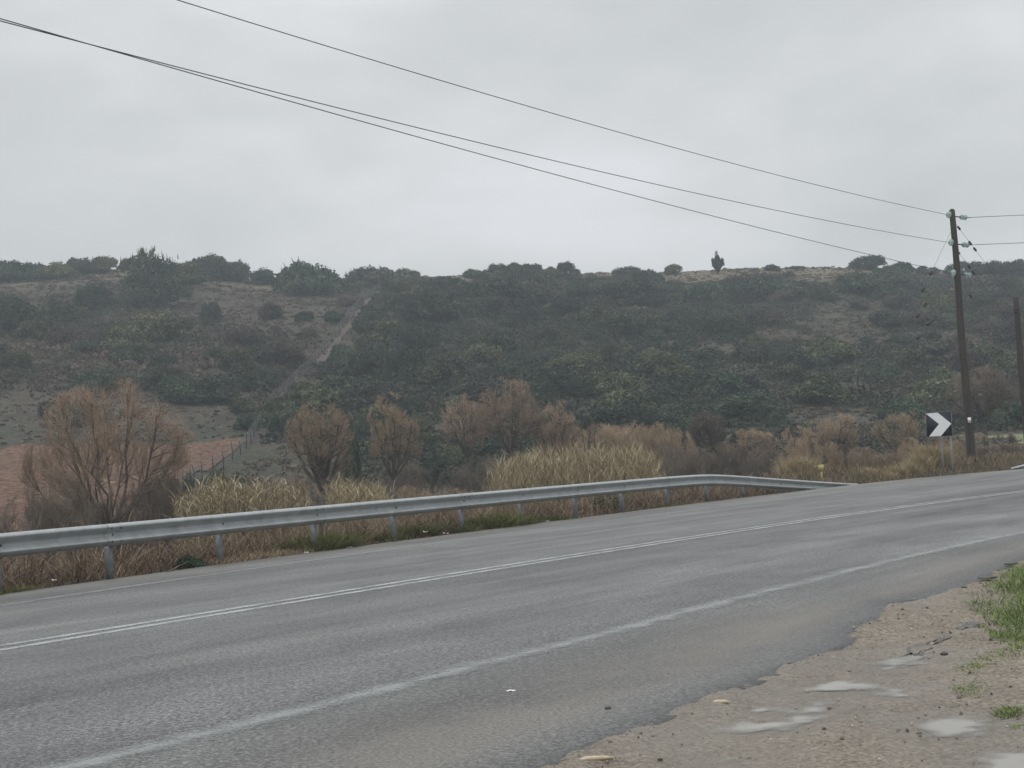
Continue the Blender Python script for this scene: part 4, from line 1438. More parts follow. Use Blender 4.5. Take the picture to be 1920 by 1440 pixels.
# --- low scrub and heath between them: one uncountable mass
sg = Geo()
nS = 24000
Ys = 88 + (236 - 88) * rs.random(nS) ** 0.75
us = rs.uniform(-0.41, 0.41, nS)
Xs = us * Ys
Zs = terrain(Xs, Ys)
_v = np.stack([Xs, Ys, Zs], 1) - CAM
_f = _v @ _F
PXs = 960 + FPX * (_v @ RV) / _f; PYs = 720 - FPX * (_v @ UV) / _f
FXs = np.interp(Ys, fence_P[:, 1], fence_P[:, 0]); TYs = np.interp(Xs, top_P[:, 0], top_P[:, 1])
patch_ = fbm(Xs / 9.0, Ys / 9.0, 33, 3)
for X_, Y_, Z_, x, y, ffx, tyy, pq in zip(Xs, Ys, Zs, PXs, PYs, FXs, TYs, patch_):
    if X_ < ffx + 0.5 and Y_ < tyy + 1.0: continue
    if -.3 < X_ - ffx < 1.0: continue
    if 28 < X_ < 45 and 83 < Y_ < 102: continue
    bq = bare_at(x, y)
    lawn = x < 470 and 735 < y < 840
    if rs.random() < bq * .45: continue
    left = X_ < ffx
    dense = (not left) and x < 1420
    big = rs.random() < (.40 if dense else .25) and bq < .3
    r = rs.uniform(.8, 1.5) if big else rs.uniform(.35, .85)
    if bq > .35: r *= .7
    if Y_ > 224: r = min(r, 1.0) * .5
    if lawn: r = rs.uniform(.12, .34)
    h = r * rs.uniform(.42, .72)
    n_ = int(20 + 30 * r)
    d = rs.normal(size=(n_, 3)); d /= np.linalg.norm(d, axis=1)[:, None]; d[:, 2] = np.abs(d[:, 2])
    rr = rs.uniform(.55, 1.08, n_)[:, None]
    C = d * rr * np.array([r, r, h]) + [X_, Y_, Z_ - .04]
    nn = d * .6 + rs.normal(size=(n_, 3)) * .7; nn /= np.linalg.norm(nn, axis=1)[:, None]
    A_ = np.cross(nn, rs.normal(size=(n_, 3))); A_ /= np.linalg.norm(A_, axis=1)[:, None] + 1e-9
    B_ = np.cross(nn, A_)
    s = rs.uniform(.08, .19, n_) * (0.6 + .5 * r)
    q = rs.random() * .6 + pq * .8 - .2
    if dense: base = float(np.interp(q, [0, .35, .6, .8, 1], [.06, .20, .32, .48, .72]))
    elif left: base = float(np.interp(q, [0, .25, .45, .7, 1], [.12, .34, .60, .76, .92]))
    else: base = float(np.interp(q, [0, .3, .55, .8, 1], [.10, .26, .42, .62, .85]))
    if lawn: base = rs.choice([.40, .5, .62])
    if bq > .45 or Y_ > 224: base = rs.choice([.5, .72, .95])
    sg.quads(C, A_ * (s * .6)[:, None], B_ * (s * .5)[:, None], np.clip(base + rs.normal(0, .08, n_), 0, 1))
tag(sg.obj('scrub', M['scrub']), 'low heath and scrub covering the hillside between the shrubs', 'scrub', kind='stuff')


# ------------------------------------------------------------------ leafless trees
def bare_tree(seed, H, R, fork, n1, n2, n3, n4, r0, twig_r, lean=(0, 0), thick=1.0, low=0.0):
    """returns (wood, twigs): limbs fan out of the fork into a rounded crown of very many fine twigs"""
    rg = np.random.default_rng(seed)
    wood, tw = Geo(), Geo()
    top = np.array([lean[0] * .4, lean[1] * .4, fork])
    wood.tube([[0, 0, -.3], [lean[0] * .1, lean[1] * .1, fork * .4], top], [r0 * 1.15, r0, r0 * .85], 8)
    mid = np.array([lean[0], lean[1], fork + (H - fork) * .42])
    ext = np.array([R, R, (H - fork) * .58])
    S_ = (2 * R + (H - fork)) / 3

    def tubes(pts, r, lev, sides, tint):
        (wood if lev <= 1 else tw).tube(pts, np.linspace(r, r * .35, len(pts)), sides, tint, cap=False)

    def bez(p, e, sag, k):
        dv = e - p
        c = p + dv * .5 + np.array([dv[0] * .18, dv[1] * .18, -abs(dv[2]) * sag]) + rg.normal(0, .06, 3) * np.linalg.norm(dv)
        ts = np.linspace(0, 1, k)[:, None]
        pts = (1 - ts) ** 2 * p + 2 * ts * (1 - ts) * c + ts * ts * e
        pts[1:-1] += rg.normal(0, .016, (k - 2, 3)) * np.linalg.norm(dv)
        return pts

    def along(pts, t):
        q = t * (len(pts) - 1); i = min(int(q), len(pts) - 2); f = q - i
        return pts[i] * (1 - f) + pts[i + 1] * f, (pts[i + 1] - pts[i]) / (np.linalg.norm(pts[i + 1] - pts[i]) + 1e-9)

    def sub(p, t, L, spread, upw, outw):
        o = (p - mid) / ext
        v = t * .55 + rg.normal(0, spread, 3) + outw * o / (np.linalg.norm(o) + .3)
        v[2] += upw
        v /= np.linalg.norm(v)
        e = p + v * L
        q = np.linalg.norm((e - mid) / ext)
        if q > 1.0: e = mid + (e - mid) * (1.0 + (q - 1) * .45) / q      # the crown keeps its rounded outline
        return e
    lump = rg.uniform(.58, 1.0, n1)
    for i in range(n1):
        phi = i * 2.4 + rg.uniform(-.4, .4)
        th = rad(8) + rad(88 + low) * ((i + .4) / n1) ** .75 + rg.uniform(-.1, .1)
        e = mid + ext * np.array([math.sin(th) * math.cos(phi), math.sin(th) * math.sin(phi), math.cos(th)]) * lump[i]
        e[2] = max(e[2], fork * .55)
        l1 = bez(top + [0, 0, rg.uniform(-.25, .1) * fork], e, .12, 7)
        tubes(l1, r0 * rg.uniform(.32, .55) * thick, 1, 6, .5)
        for j in range(n2):
            p, t = along(l1, rg.uniform(.38, 1.0))
            l2 = bez(p, sub(p, t, S_ * rg.uniform(.22, .46), .40, .12, .35), .06, 5)
            tubes(l2, max(twig_r * 2.8, r0 * .13 * thick), 1, 4, .5)
            for k in range(n3):
                p2, t2 = along(l2, rg.uniform(.25, 1.0))
                l3 = bez(p2, sub(p2, t2, S_ * rg.uniform(.12, .26), .42, .22, .30), .04, 3)
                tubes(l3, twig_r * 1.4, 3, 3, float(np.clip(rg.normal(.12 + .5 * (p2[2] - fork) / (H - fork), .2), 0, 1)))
                for q in range(n4):
                    p3, t3 = along(l3, rg.uniform(.1, 1.0))
                    e3 = sub(p3, t3, S_ * rg.uniform(.09, .24), .38, .32, .20)
                    m_ = (p3 + e3) / 2 + rg.normal(0, .012, 3) * S_
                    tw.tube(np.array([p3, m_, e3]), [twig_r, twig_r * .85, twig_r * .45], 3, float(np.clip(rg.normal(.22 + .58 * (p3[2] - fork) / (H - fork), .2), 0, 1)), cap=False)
    return wood, tw


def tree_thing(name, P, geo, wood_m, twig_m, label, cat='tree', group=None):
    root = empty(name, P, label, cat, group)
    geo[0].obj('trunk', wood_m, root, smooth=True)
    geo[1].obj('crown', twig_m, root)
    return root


def bt(x, ytop, w, Y, label, seed, twig='twig', wood='bark', n=(9, 7, 7, 5), fork=.28, r0=None, lean=(0, 0), name='bare_tree', group=None, low=0.0, tr=None, thick=1.0, width_scale=1.0):
    d = ray(x, ytop + 100)
    P = on_ground(d[0] / d[1] * Y, Y)
    # follow the plumb line so that the top is where it should be
    topP = at(x, ytop, Y)
    P = on_ground(topP[0], Y)
    H = topP[2] - P[2]
    R = w * Y / FPX * .56
    g_ = bare_tree(seed, H, R * width_scale, H * fork, *n, r0 or H * .026, tr or .000095 * Y, lean, thick, low)
    return tree_thing(name, P, g_, M[wood], M[twig], label, 'tree', group)


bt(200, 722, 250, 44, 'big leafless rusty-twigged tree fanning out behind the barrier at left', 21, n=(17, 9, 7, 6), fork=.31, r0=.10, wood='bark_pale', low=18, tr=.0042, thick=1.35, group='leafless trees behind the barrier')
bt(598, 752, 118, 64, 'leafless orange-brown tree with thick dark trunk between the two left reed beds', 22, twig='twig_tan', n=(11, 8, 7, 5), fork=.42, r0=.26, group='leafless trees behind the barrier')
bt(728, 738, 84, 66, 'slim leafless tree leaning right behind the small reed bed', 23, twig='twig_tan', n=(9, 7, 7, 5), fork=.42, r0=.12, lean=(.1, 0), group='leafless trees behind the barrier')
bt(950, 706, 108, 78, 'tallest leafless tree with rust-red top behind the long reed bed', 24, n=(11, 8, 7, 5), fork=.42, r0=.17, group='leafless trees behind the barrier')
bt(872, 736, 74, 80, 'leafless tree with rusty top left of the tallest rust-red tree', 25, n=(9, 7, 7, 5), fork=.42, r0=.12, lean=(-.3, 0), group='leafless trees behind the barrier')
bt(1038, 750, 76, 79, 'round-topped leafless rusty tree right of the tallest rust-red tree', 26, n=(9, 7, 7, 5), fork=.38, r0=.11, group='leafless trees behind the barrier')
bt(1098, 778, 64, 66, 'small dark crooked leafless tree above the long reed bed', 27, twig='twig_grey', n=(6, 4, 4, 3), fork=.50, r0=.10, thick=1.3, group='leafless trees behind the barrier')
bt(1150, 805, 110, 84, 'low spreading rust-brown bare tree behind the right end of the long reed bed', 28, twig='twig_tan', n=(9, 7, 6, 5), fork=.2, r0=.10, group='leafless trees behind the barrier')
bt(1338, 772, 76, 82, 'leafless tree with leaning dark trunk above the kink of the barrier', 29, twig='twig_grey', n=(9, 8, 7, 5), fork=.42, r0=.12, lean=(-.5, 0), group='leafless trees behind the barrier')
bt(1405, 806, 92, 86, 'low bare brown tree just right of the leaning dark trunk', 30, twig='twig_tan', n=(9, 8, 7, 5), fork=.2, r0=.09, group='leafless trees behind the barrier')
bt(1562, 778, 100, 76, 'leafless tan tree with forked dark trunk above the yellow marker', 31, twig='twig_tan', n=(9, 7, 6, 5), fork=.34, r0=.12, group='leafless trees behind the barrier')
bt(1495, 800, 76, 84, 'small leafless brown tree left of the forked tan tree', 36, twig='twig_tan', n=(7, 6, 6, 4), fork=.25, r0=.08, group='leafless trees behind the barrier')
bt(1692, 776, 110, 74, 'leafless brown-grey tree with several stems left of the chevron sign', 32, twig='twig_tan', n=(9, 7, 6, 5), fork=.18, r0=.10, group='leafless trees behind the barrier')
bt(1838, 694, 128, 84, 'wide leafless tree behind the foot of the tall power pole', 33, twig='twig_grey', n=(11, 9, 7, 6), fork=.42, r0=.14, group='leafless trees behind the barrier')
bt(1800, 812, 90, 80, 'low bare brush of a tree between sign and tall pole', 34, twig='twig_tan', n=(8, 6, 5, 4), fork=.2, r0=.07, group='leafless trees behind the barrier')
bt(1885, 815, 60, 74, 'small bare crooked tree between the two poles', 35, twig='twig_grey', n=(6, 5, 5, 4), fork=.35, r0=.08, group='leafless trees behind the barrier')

# bare thickets and bushes
thick_geo = [bare_tree(60 + q, 1.0, .80, .04, 12, 8, 6, 5, .020, .0024, low=10) for q in range(3)]
thick_mesh = {}
for tn in ('twig_grey', 'twig_tan'):
    for q in range(3):
        gg = Geo()
        for src in thick_geo[q]:
            base = gg.n
            for v, f, t, m_ in zip(src.v, src.f, src.t, src.m):
                gg.v.append(v); gg.f.append(f + base); gg.t.append(t); gg.m.append(m_)
            gg.n = base + src.n
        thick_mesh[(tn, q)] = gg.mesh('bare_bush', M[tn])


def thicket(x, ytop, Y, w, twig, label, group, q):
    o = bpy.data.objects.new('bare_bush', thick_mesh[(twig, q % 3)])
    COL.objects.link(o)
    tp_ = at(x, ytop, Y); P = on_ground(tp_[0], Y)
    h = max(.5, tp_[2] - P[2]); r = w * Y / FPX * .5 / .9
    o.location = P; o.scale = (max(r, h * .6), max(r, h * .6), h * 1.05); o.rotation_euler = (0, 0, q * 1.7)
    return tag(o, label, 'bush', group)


k = 0
for x in range(1248, 1470, 24):
    thicket(x + rs.uniform(-5, 5), 842 + rs.uniform(-8, 18) + (x > 1400) * 8, 60 + rs.uniform(0, 12), rs.uniform(46, 70), 'twig_grey', 'dark leafless bush in the thicket above the barrier kink', 'dark leafless bushes above the barrier kink', k); k += 1
for x in range(1480, 1735, 19):
    thicket(x + rs.uniform(-6, 6), 838 + rs.uniform(-14, 22), 62 + rs.uniform(0, 14), rs.uniform(50, 80), 'twig_tan' if k % 3 else 'twig_grey', 'brown bare bush in the scrub between barrier end and chevron sign', 'brown bare bushes left of the chevron sign', k); k += 1
for x in range(1760, 1925, 20):
    thicket(x + rs.uniform(-6, 6), 838 + rs.uniform(-10, 10), 68 + rs.uniform(0, 10), rs.uniform(46, 66), 'twig_tan' if k % 2 else 'twig_grey', 'brown bare bush in the scrub around the pole feet', 'brown bare bushes behind the pole feet', k); k += 1
for x in range(1050, 1250, 22):
    thicket(x + rs.uniform(-6, 6), 812 + rs.uniform(-8, 14), 74 + rs.uniform(0, 8), rs.uniform(60, 84), 'twig_tan', 'rust-brown bare bush behind the long reed bed', 'rust-brown bare bushes behind the long reed bed', k); k += 1
for x in (860, 900, 930, 985, 1010, 640, 680, 745, 770, 575):
    thicket(x + rs.uniform(-6, 6), (866 if x > 800 else 884) + rs.uniform(-12, 16), 70 + rs.uniform(0, 8), rs.uniform(56, 84), 'twig_grey', 'brown bare bush low among the trunks of the leafless trees', 'brown bare bushes among the leafless trunks', k); k += 1
for x in (770, 800, 850, 880, 830):
    thicket(x, 922 + rs.uniform(-6, 10), 58, rs.uniform(60, 84), 'twig_tan', 'reddish low bare bush behind the middle of the barrier', 'reddish bare bushes behind the barrier middle', k); k += 1
for x, yt in ((98, 895), (130, 915), (72, 930), (160, 930), (260, 900), (290, 890)):
    thicket(x, yt + 22, 42 + rs.uniform(0, 4), 66, 'twig_grey', 'dark bare bush at the foot of the big left tree', 'dark bare bushes around the big left tree', k); k += 1

# leafy bushes at the foot of things
for (x, yt, Y, w, kind, lab) in ((308, 868, 52, 66, 'dark', 'dark upright evergreen bush just right of the big left tree'), (355, 872, 62, 40, 'dark', 'narrow dark green bush against the lower end of the wire fence'), (398, 868, 66, 62, 'dark', 'dark leafy bush at the lowest fence posts'),
                                 (430, 890, 58, 70, 'grey', 'grey-green bush behind the tall reeds near the fence'), (650, 790, 74, 60, 'dark', 'dark green leafy bush behind the thick-trunked leafless tree')):
    tp_ = at(x, yt, Y); P = on_ground(tp_[0], Y)
    place_shrub(P, w * Y / FPX * .5, tp_[2] - P[2], kind, lab, None, 'leafy_bush', 'bush')
gb = ground(1128, 962, -.03)
place_shrub(np.array([gb[0], gb[1] + .35, -0.05]), 0.62, 0.50, 'olive', 'low rounded dark green bush under the barrier', None, 'leafy_bush', 'bush')
gb = ground(354, 1068, -.03)
place_shrub(np.array([gb[0], gb[1] + .25, -0.05]), 0.26, 0.26, 'dark', 'small dark green weed at the road edge under the left barrier', None, 'weed', 'plant')


# ------------------------------------------------------------------ reeds
def reed_bed(x0, x1, ytop, Y0, Y1, n, label, seed, droop=1.0, ragged=16, tone=.52, gaps=30):
    rg = np.random.default_rng(seed)
    c = at((x0 + x1) / 2, 900, (Y0 + Y1) / 2)
    org = on_ground(c[0], c[1])
    st_, lf = Geo(), Geo()
    Yq = rg.uniform(Y0, Y1, n)
    xq = rg.uniform(x0, x1, n)
    for x, Y in zip(xq, Yq):
        cq = float(vnoise(np.array([x / 22.0]), np.array([Y * .6]), seed)[0])
        if rg.random() < .75 * max(0, .55 - cq): continue
        yt = np.interp(x, *ytop) + rg.exponential(ragged) - 10 + gaps * (1 - cq) * rg.uniform(.5, 1)
        tp_ = at(x, yt, Y)
        P = on_ground(tp_[0], Y)
        h = max(.4, tp_[2] - P[2])
        ln = rg.normal(0, .05, 2) * h
        pts = np.array([[0, 0, 0], [ln[0] * .3, ln[1] * .3, h * .5], [ln[0], ln[1], h]]) + P - org
        st_.tube(pts, [.011, .010, .006], 3, float(rg.uniform(.1, .55)), cap=False)
        k = 15
        t = rg.uniform(.25, 1.0, k)
        base = np.stack([np.interp(t, [0, .5, 1], pts[:, i]) for i in range(3)], 1)
        lf.blades(base, rg.uniform(.22, .52, k), rg.uniform(.012, .026, k), rg.uniform(0, 2 * PI, k), rg.uniform(.1, .55, k), rg.uniform(.2, 1.3, k) * droop, np.clip(rg.normal(tone, .27, k), 0, 1), rg, 3)
    root = empty('reed_bed', org, label, 'reeds', 'straw-yellow reeds behind the barrier')
    st_.obj('stalks', M['reed'], root); lf.obj('leaves', M['reed'], root)
    return root


reed_bed(332, 577, ([330, 380, 430, 470, 520, 560, 590], [925, 908, 892, 898, 902, 896, 900]), 37, 44, 760, 'left bed of drooping straw-yellow reeds with curled leaves above the barrier', 91, 1.1, 22, .50, 50)
reed_bed(618, 728, ([606, 640, 690, 728], [912, 903, 908, 922]), 40, 46, 420, 'small middle bed of golden reeds right of the thick dark trunk', 92, .7, 16, .54, 30)
reed_bed(918, 1246, ([918, 945, 975, 1010, 1080, 1150, 1215, 1246], [890, 874, 856, 848, 840, 842, 850, 866]), 45, 53, 1250, 'long tall bed of tan reeds behind the middle of the barrier', 93, .35, 20, .50, 26)

# ------------------------------------------------------------------ grasses
rg = np.random.default_rng(77)


def verge(n, a0, a1, s0, s1, hfun, wid, tintf, lean=.5, droop=.5, pw=1.0):
    a = rg.uniform(a0, a1, n); s = s0 + (s1 - s0) * rg.random(n) ** pw
    b_ = B_EDGE(a) + s
    X, Y = xy(a, b_)
    Z = terrain(X, Y) - .02
    cl = fbm(X * .8, Y * .8, 55, 3)
    H = hfun(a, s, cl) * rg.uniform(.5, 1.2, n)
    ok = H > .03
    return X[ok], Y[ok], Z[ok], H[ok], cl[ok], a[ok], s[ok]


# dead tangled grass below and behind the barrier
dg = Geo()
X, Y, Z, H, cl, a, s = verge(46000, -9, 46, .12, 5.0, lambda a, s, c: (.10 + .42 * sstep(.1, .9, s) * (.55 + c)) * (1 - .45 * sstep(38, 46, a)), .016, None, pw=1.5)
n = len(X)
dg.blades(np.stack([X, Y, Z], 1), H, rg.uniform(.008, .020, n), rg.uniform(0, 6.3, n), rg.uniform(.1, .9, n), rg.uniform(0, .9, n), np.clip(.70 * cl + rg.normal(0, .19, n), 0, 1), rg, 3)
# tall single stalks
X, Y, Z, H, cl, a, s = verge(900, -8, 40, .6, 5.0, lambda a, s, c: .75 + .5 * c, .016, None)
n = len(X)
dg.blades(np.stack([X, Y, Z], 1), H, rg.uniform(.012, .022, n), rg.uniform(0, 6.3, n), rg.uniform(.05, .5, n), rg.uniform(0, .4, n), rg.uniform(.4, 1, n), rg, 3)
# rough grass farther down the bank and across the hollow
Y_ = rg.uniform(30, 92, 30000); X_ = rg.uniform(-.40, .42, 30000) * Y_
a, b_ = ab(X_, Y_); s = b_ - B_EDGE(a)
ffx = np.interp(Y_, fence_P[:, 1], fence_P[:, 0], left=fence_P[0, 0])
ok = (s > 4.5) & ~((X_ < ffx) & (Y_ > 58)) & ~((X_ > 28) & (Y_ > 82))
X_, Y_ = X_[ok], Y_[ok]; n = len(X_)
cl = fbm(X_ * .3, Y_ * .3, 58, 3)
dg.blades(np.stack([X_, Y_, terrain(X_, Y_) - .02], 1), rg.uniform(.15, .5, n) * (.5 + cl), rg.uniform(.02, .05, n), rg.uniform(0, 6.3, n), rg.uniform(.1, .8, n), rg.uniform(0, .8, n), np.clip(.1 + .7 * cl + rg.normal(0, .15, n), 0, 1), rg, 2)
tag(dg.obj('dry_grass', M['dry']), 'dead brown grass tangled along the bank behind the barrier', 'dry grass', kind='stuff')

# golden grass by the sign and on the right bank
gg = Geo()
X, Y, Z, H, cl, a, s = verge(9000, 47, 72, .05, 5.5, lambda a, s, c: (.10 + .26 * sstep(0, 1.2, s)) * (.5 + c), .02, None, pw=1.2)
n = len(X)
gg.blades(np.stack([X, Y, Z], 1), H, rg.uniform(.015, .035, n), rg.uniform(0, 6.3, n), rg.uniform(.1, .7, n), rg.uniform(0, .6, n), np.clip(.40 * cl + rg.normal(-.02, .12, n), 0, 1), rg, 3)
for (x, y, w, h) in ((1748, 889, 22, 36), (1764, 888, 20, 38), (1776, 887, 14, 26), (1732, 891, 22, 26), (1712, 894, 22, 20), (1690, 896, 20, 16), (1668, 899, 16, 12), (1650, 899, 16, 10), (1320 + 200, 890, 24, 26), (1500, 888, 22, 30), (1485, 886, 20, 20)):
    P = ground(x, y, 0)
    if x < 1600: P = at(x, y, 56.0)
    mpp = P[1] / FPX
    n = 750
    X = P[0] + rg.normal(0, w * mpp * .45, n); Y = P[1] + (.5 + rg.uniform(0, 1.4, n) if x < 1660 else rg.uniform(.15, .75, n))
    gg.blades(np.stack([X, Y, terrain(X, Y) - .02], 1), rg.uniform(.5, 1.25, n) * h * mpp * 1.3, rg.uniform(.012, .026, n), rg.uniform(0, 6.3, n), rg.uniform(.05, .4, n), rg.uniform(.1, .6, n), rg.uniform(.45, 1, n), rg, 3)
tag(gg.obj('golden_grass', M['gold']), 'golden dry grass on the bank around the chevron sign', 'dry grass', kind='stuff')

# green verge grass under the barrier
vg = Geo()


def green_band(x0, x1, n, hmax, smax):
    a0, a1 = solve_x(x0, 0), solve_x(x1, 0)
    X, Y, Z, H, cl, a, s = verge(n, a0, a1, -.02, smax, lambda a, s, c: hmax * (.35 + .9 * c) * np.sin(np.clip((a - a0) / (a1 - a0), 0, 1) * PI) ** .35 * sstep(.30, .45, c), .016, None)
    n = len(X)
    vg.blades(np.stack([X, Y, Z], 1), H, rg.uniform(.008, .016, n), rg.uniform(0, 6.3, n), rg.uniform(.1, .9, n), rg.uniform(0, .9, n), np.clip(.05 + .7 * cl + rg.normal(0, .18, n), 0, 1), rg, 3)


green_band(540, 800, 14000, .40, .85); green_band(720, 1085, 20000, .42, 1.05); green_band(-60, 90, 3500, .16, .4); green_band(1180, 1320, 2500, .16, .5)
tag(vg.obj('verge_grass', M['moss']), 'green grass tufts along the road edge under the barrier', 'grass', kind='stuff')

# yellowish low grass strip left of it
yg = Geo()
a0, a1 = solve_x(412, 0), solve_x(600, 0)
X, Y, Z, H, cl, a, s = verge(4200, a0, a1, -.03, .7, lambda a, s, c: .18 * (.5 + c), .016, None)
n = len(X)
yg.blades(np.stack([X, Y, Z], 1), H, rg.uniform(.008, .016, n), rg.uniform(0, 6.3, n), rg.uniform(.1, .9, n), rg.uniform(0, .9, n), rg.uniform(.45, 1, n), rg, 3)
tag(yg.obj('yellow_grass', M['dry']), 'short yellowish grass strip at the road edge left of the green tufts', 'dry grass', kind='stuff')

# lush grass at the near right
ng = Geo()


def near_patch(px, n, hmin, hmax, lean=.5, tb=.5):
    poly = np.array([ground(*p)[:2] for p in px])
    lo_, hi_ = poly.min(0), poly.max(0)
    X = rg.uniform(lo_[0], hi_[0], n); Y = rg.uniform(lo_[1], hi_[1], n)
    d = sdist(X, Y, poly)
    cl = fbm(X * 2.5, Y * 2.5, 81, 3)
    ok = d < .08 * (cl - .5) * 2
    ok &= rg.random(n) < np.clip((cl - .22) * 3, .1, 1)
    X, Y, cl, d = X[ok], Y[ok], cl[ok], d[ok]; n = len(X)
    edge = sstep(.05, -.35, d) if False else 1 - sstep(-.35, .05, d)
    ng.blades(np.stack([X, Y, dirt_z(X, Y) - .01], 1), rg.uniform(hmin, hmax, n) * (.4 + .7 * edge) * (.5 + cl), rg.uniform(.004, .009, n), rg.uniform(0, 6.3, n), rg.uniform(.1, lean * 2, n), rg.uniform(0, .9, n), np.clip(tb + .6 * (cl - .5) + rg.normal(0, .2, n), 0, 1), rg, 3)


near_patch([(1812, 1118), (1850, 1100), (1880, 1078), (1930, 1050), (2150, 1010), (2200, 1180), (1930, 1195), (1880, 1185), (1845, 1150)], 30000, .07, .19)
near_patch([(1835, 1165), (1870, 1180), (1930, 1188), (1930, 1210), (1860, 1200)], 2600, .04, .10, tb=.75)
near_patch([(1800, 1240), (1850, 1215), (1930, 1190), (1960, 1215), (1880, 1230), (1820, 1262)], 3600, .02, .06, .7, .8)
near_patch([(1785, 1275), (1830, 1262), (1865, 1280), (1840, 1295), (1795, 1292)], 1500, .02, .05, .7, .75)
near_patch([(1872, 1318), (1905, 1312), (1910, 1325), (1880, 1330)], 700, .02, .06, .7, .5)
near_patch([(1890, 1340), (1930, 1335), (1930, 1348), (1900, 1350)], 500, .02, .05, .7, .6)
tag(ng.obj('green_grass', M['green']), 'lush green grass clump growing at the near right edge of the road', 'grass', kind='stuff')

# ------------------------------------------------------------------ litter and debris
def scrap(x, y, s, label, m='paper', seed=0, z=0.0, name='paper_scrap', cat='litter', group='pale litter along the road', fold=.6):
    r_ = np.random.default_rng(seed)
    P = ground(x, y, z)
    k = 5
    u_, v_ = np.meshgrid(np.linspace(-1, 1, k), np.linspace(-1, 1, k), indexing='ij')
    zz = np.abs(r_.normal(0, fold * s * .5, u_.shape)) + s * .08
    V = np.stack([u_ * s + r_.normal(0, s * .22, u_.shape), v_ * s * .7 + r_.normal(0, s * .2, u_.shape), zz], -1).reshape(-1, 3)
    V2 = V - [0, 0, s * .06]
    idq = np.arange(k * k).reshape(k, k)
    F = np.stack([idq[:-1, :-1], idq[1:, :-1], idq[1:, 1:], idq[:-1, 1:]], -1).reshape(-1, 4)
    gq = Geo().add(V, F).add(V2, F[:, ::-1])
    o = gq.obj(name, M[m]); o.location = P
    return tag(o, label, cat, group)


scrap(912, 989, .10, 'largest white crumpled paper scrap at the grass edge under the barrier', seed=1)
scrap(837, 1001, .045, 'small white scrap left of the largest paper scrap', seed=2)
scrap(797, 998, .04, 'white scrap half hidden in the green verge grass', seed=3, z=.08)
scrap(1026, 978, .04, 'pale scrap on the road edge left of the low dark bush', seed=4)
scrap(1058, 959, .06, 'white scrap beside the low dark bush under the barrier', seed=5, z=.05)
scrap(102, 1089, .03, 'white scrap in the dead grass at far left', seed=6, z=.08)
scrap(655, 1027, .035, 'flat pale scrap at the left end of the green tufts', seed=7)
scrap(574, 1037, .035, 'pale scrap at the road edge under the yellowish grass', seed=8)
scrap(957, 1296, .022, 'small white fleck on the asphalt near the bottom middle', seed=9, fold=.2)
for (x, y, L, ang, lab) in ((1112, 1427, .085, .1, 'pale splinter of wood at the bottom edge of the asphalt'), (1350, 1320, .05, -.2, 'small tan splinter beside the biggest puddle')):
    P = ground(x, y, -.01)
    gq = Geo().tube([[-L, 0, .004], [-L * .3, .006, .01], [L * .5, -.004, .011], [L, .008, .006]], [.003, .011, .010, .004], 5)
    o = gq.obj('wood_splinter', M['stick']); o.location = P; o.rotation_euler = (0, 0, ang)
    tag(o, lab, 'wood splinter', 'wood splinters on the dirt')
for (x, y, s, lab) in ((1140, 1329, .016, 'dark pebble on the dusty asphalt left of the dirt edge'), (1806, 1106, .035, 'dark stone at the asphalt edge left of the green grass'), (1770, 1228, .02, 'dark stone beside the thin puddle')):
    P = ground(x, y, -.005 if x > 1200 else 0)
    r_ = np.random.default_rng(int(x))
    o = Geo().add(ico * s * r_.uniform(.75, 1.2, (12, 1)) * [1.2, 1, .7] + [0, 0, s * .4], icf).obj('stone', M['slab']); o.location = P
    tag(o, lab, 'stone', 'dark stones near the dirt')
for (x, y, L, lab) in ((1852, 1086, .16, 'broken dark asphalt crumb at the grass edge'), (1895, 1059, .13, 'dark twig-like crumb at the top of the near grass')):
    P = ground(x, y, 0.005)
    r_ = np.random.default_rng(int(x))
    o = Geo().add(ico * [L * .6, L * .3, .015] * r_.uniform(.7, 1.2, (12, 1)) + [0, 0, .012], icf).obj('asphalt_crumb', M['slab']); o.location = P
    tag(o, lab, 'asphalt crumb', 'asphalt crumbs by the near grass')
# bent dead branch leaning out of the verge at the left
P0 = ground(312, 1073, 0); P1 = at(405, 1020, 23.2)
o = Geo().tube([P0, P0 * .5 + P1 * .5 + [0, 0, -.03], P1], [.010, .008, .004], 5).obj('dead_branch', M['bark_pale'])
tag(o, 'thin dead branch slanting out of the dry grass under the barrier', 'branch')

# ------------------------------------------------------------------ air
hz = Geo().box([10, 190, 20.5], (880, 520, 51.0))
mh = bpy.data.materials.new('pale_damp_air'); mh.use_nodes = True
nt = mh.node_tree; nt.nodes.clear()
om = nt.nodes.new('ShaderNodeOutputMaterial'); pv = nt.nodes.new('ShaderNodeVolumePrincipled')
pv.inputs['Color'].default_value = (0.82, 0.90, 0.96, 1)
pv.inputs['Density'].default_value = 0.00105
nt.links.new(pv.outputs[0], om.inputs['Volume'])
tag(hz.obj('haze', mh), kind='stuff', label='pale damp air over the whole valley', cat='haze')

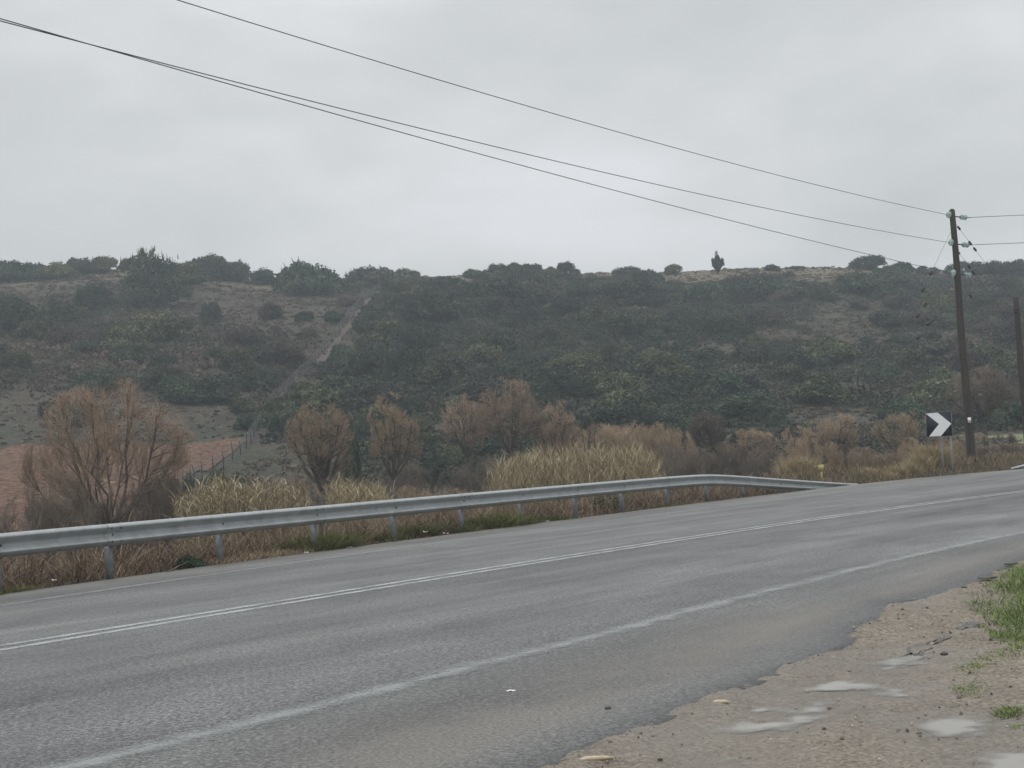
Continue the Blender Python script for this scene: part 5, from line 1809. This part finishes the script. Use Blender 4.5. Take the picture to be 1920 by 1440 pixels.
# ------------------------------------------------------------------ sky and light
w = bpy.data.worlds.new('World'); SC.world = w; w.use_nodes = True
nt = w.node_tree; nt.nodes.clear()
outw = nt.nodes.new('ShaderNodeOutputWorld')
sky = nt.nodes.new('ShaderNodeTexSky'); sky.sky_type = 'NISHITA'; sky.sun_disc = False
SUN_EL, SUN_AZ = rad(48), rad(200)
sky.sun_elevation = SUN_EL; sky.sun_rotation = SUN_AZ
b1 = nt.nodes.new('ShaderNodeBackground'); b1.inputs[1].default_value = 0.06
nt.links.new(sky.outputs[0], b1.inputs[0])
tc = nt.nodes.new('ShaderNodeTexCoord').outputs['Generated']
cl = noise(nt, mapping(nt, tc, (1.0, 1.0, 2.6)), 3.2, 3, 0.45, 0.25)
cl2 = noise(nt, mapping(nt, tc, (1.4, 1.0, 3.0)), 9.0, 3, 0.5, 0.2)
cm = mix(nt, 0.25, cl, cl2)
cc = ramp(nt, cm, [(0.30, (0.600, 0.625, 0.632)), (0.48, (0.690, 0.713, 0.722)), (0.66, (0.835, 0.845, 0.868))])
sx = node(nt, 'ShaderNodeSeparateXYZ'); nt.links.new(tc, sx.inputs[0])
mr = node(nt, 'ShaderNodeMapRange'); mr.interpolation_type = 'SMOOTHSTEP'
for i_, v in ((1, 0.36), (2, 0.95), (3, 1.0), (4, 2.2)): mr.inputs[i_].default_value = v
nt.links.new(sx.outputs['Z'], mr.inputs[0])
b2 = nt.nodes.new('ShaderNodeBackground')
nt.links.new(cc, b2.inputs[0]); nt.links.new(mr.outputs[0], b2.inputs[1])
ms = nt.nodes.new('ShaderNodeMixShader'); ms.inputs[0].default_value = 0.95
nt.links.new(b1.outputs[0], ms.inputs[1]); nt.links.new(b2.outputs[0], ms.inputs[2])
nt.links.new(ms.outputs[0], outw.inputs['Surface'])

sl_ = bpy.data.lights.new('sun', 'SUN'); sl_.energy = 0.7; sl_.angle = rad(40); sl_.color = (1.0, 0.97, 0.93)
so = bpy.data.objects.new('sun', sl_); COL.objects.link(so)
dirv = Vector((math.sin(SUN_AZ) * math.cos(SUN_EL), math.cos(SUN_AZ) * math.cos(SUN_EL), math.sin(SUN_EL)))
so.rotation_euler = dirv.to_track_quat('Z', 'Y').to_euler()
so.location = (0, -20, 40)

# ------------------------------------------------------------------ camera
cd = bpy.data.cameras.new('camera'); cd.sensor_width = 36; cd.lens = FPX / 1920 * 36
cd.clip_end = 3000; cd.clip_start = 0.05
co = bpy.data.objects.new('camera', cd); COL.objects.link(co)
co.matrix_world = Matrix(((RV[0], UV[0], -_F[0], CAM[0]), (RV[1], UV[1], -_F[1], CAM[1]), (RV[2], UV[2], -_F[2], CAM[2]), (0, 0, 0, 1)))
SC.camera = co
SC.view_settings.view_transform = 'Standard'
SC.view_settings.look = 'None'
SC.view_settings.exposure = 0.0
SC.view_settings.gamma = 1.0
SC.cycles.max_bounces = 5
SC.cycles.volume_bounces = 0
SC.cycles.use_denoising = True
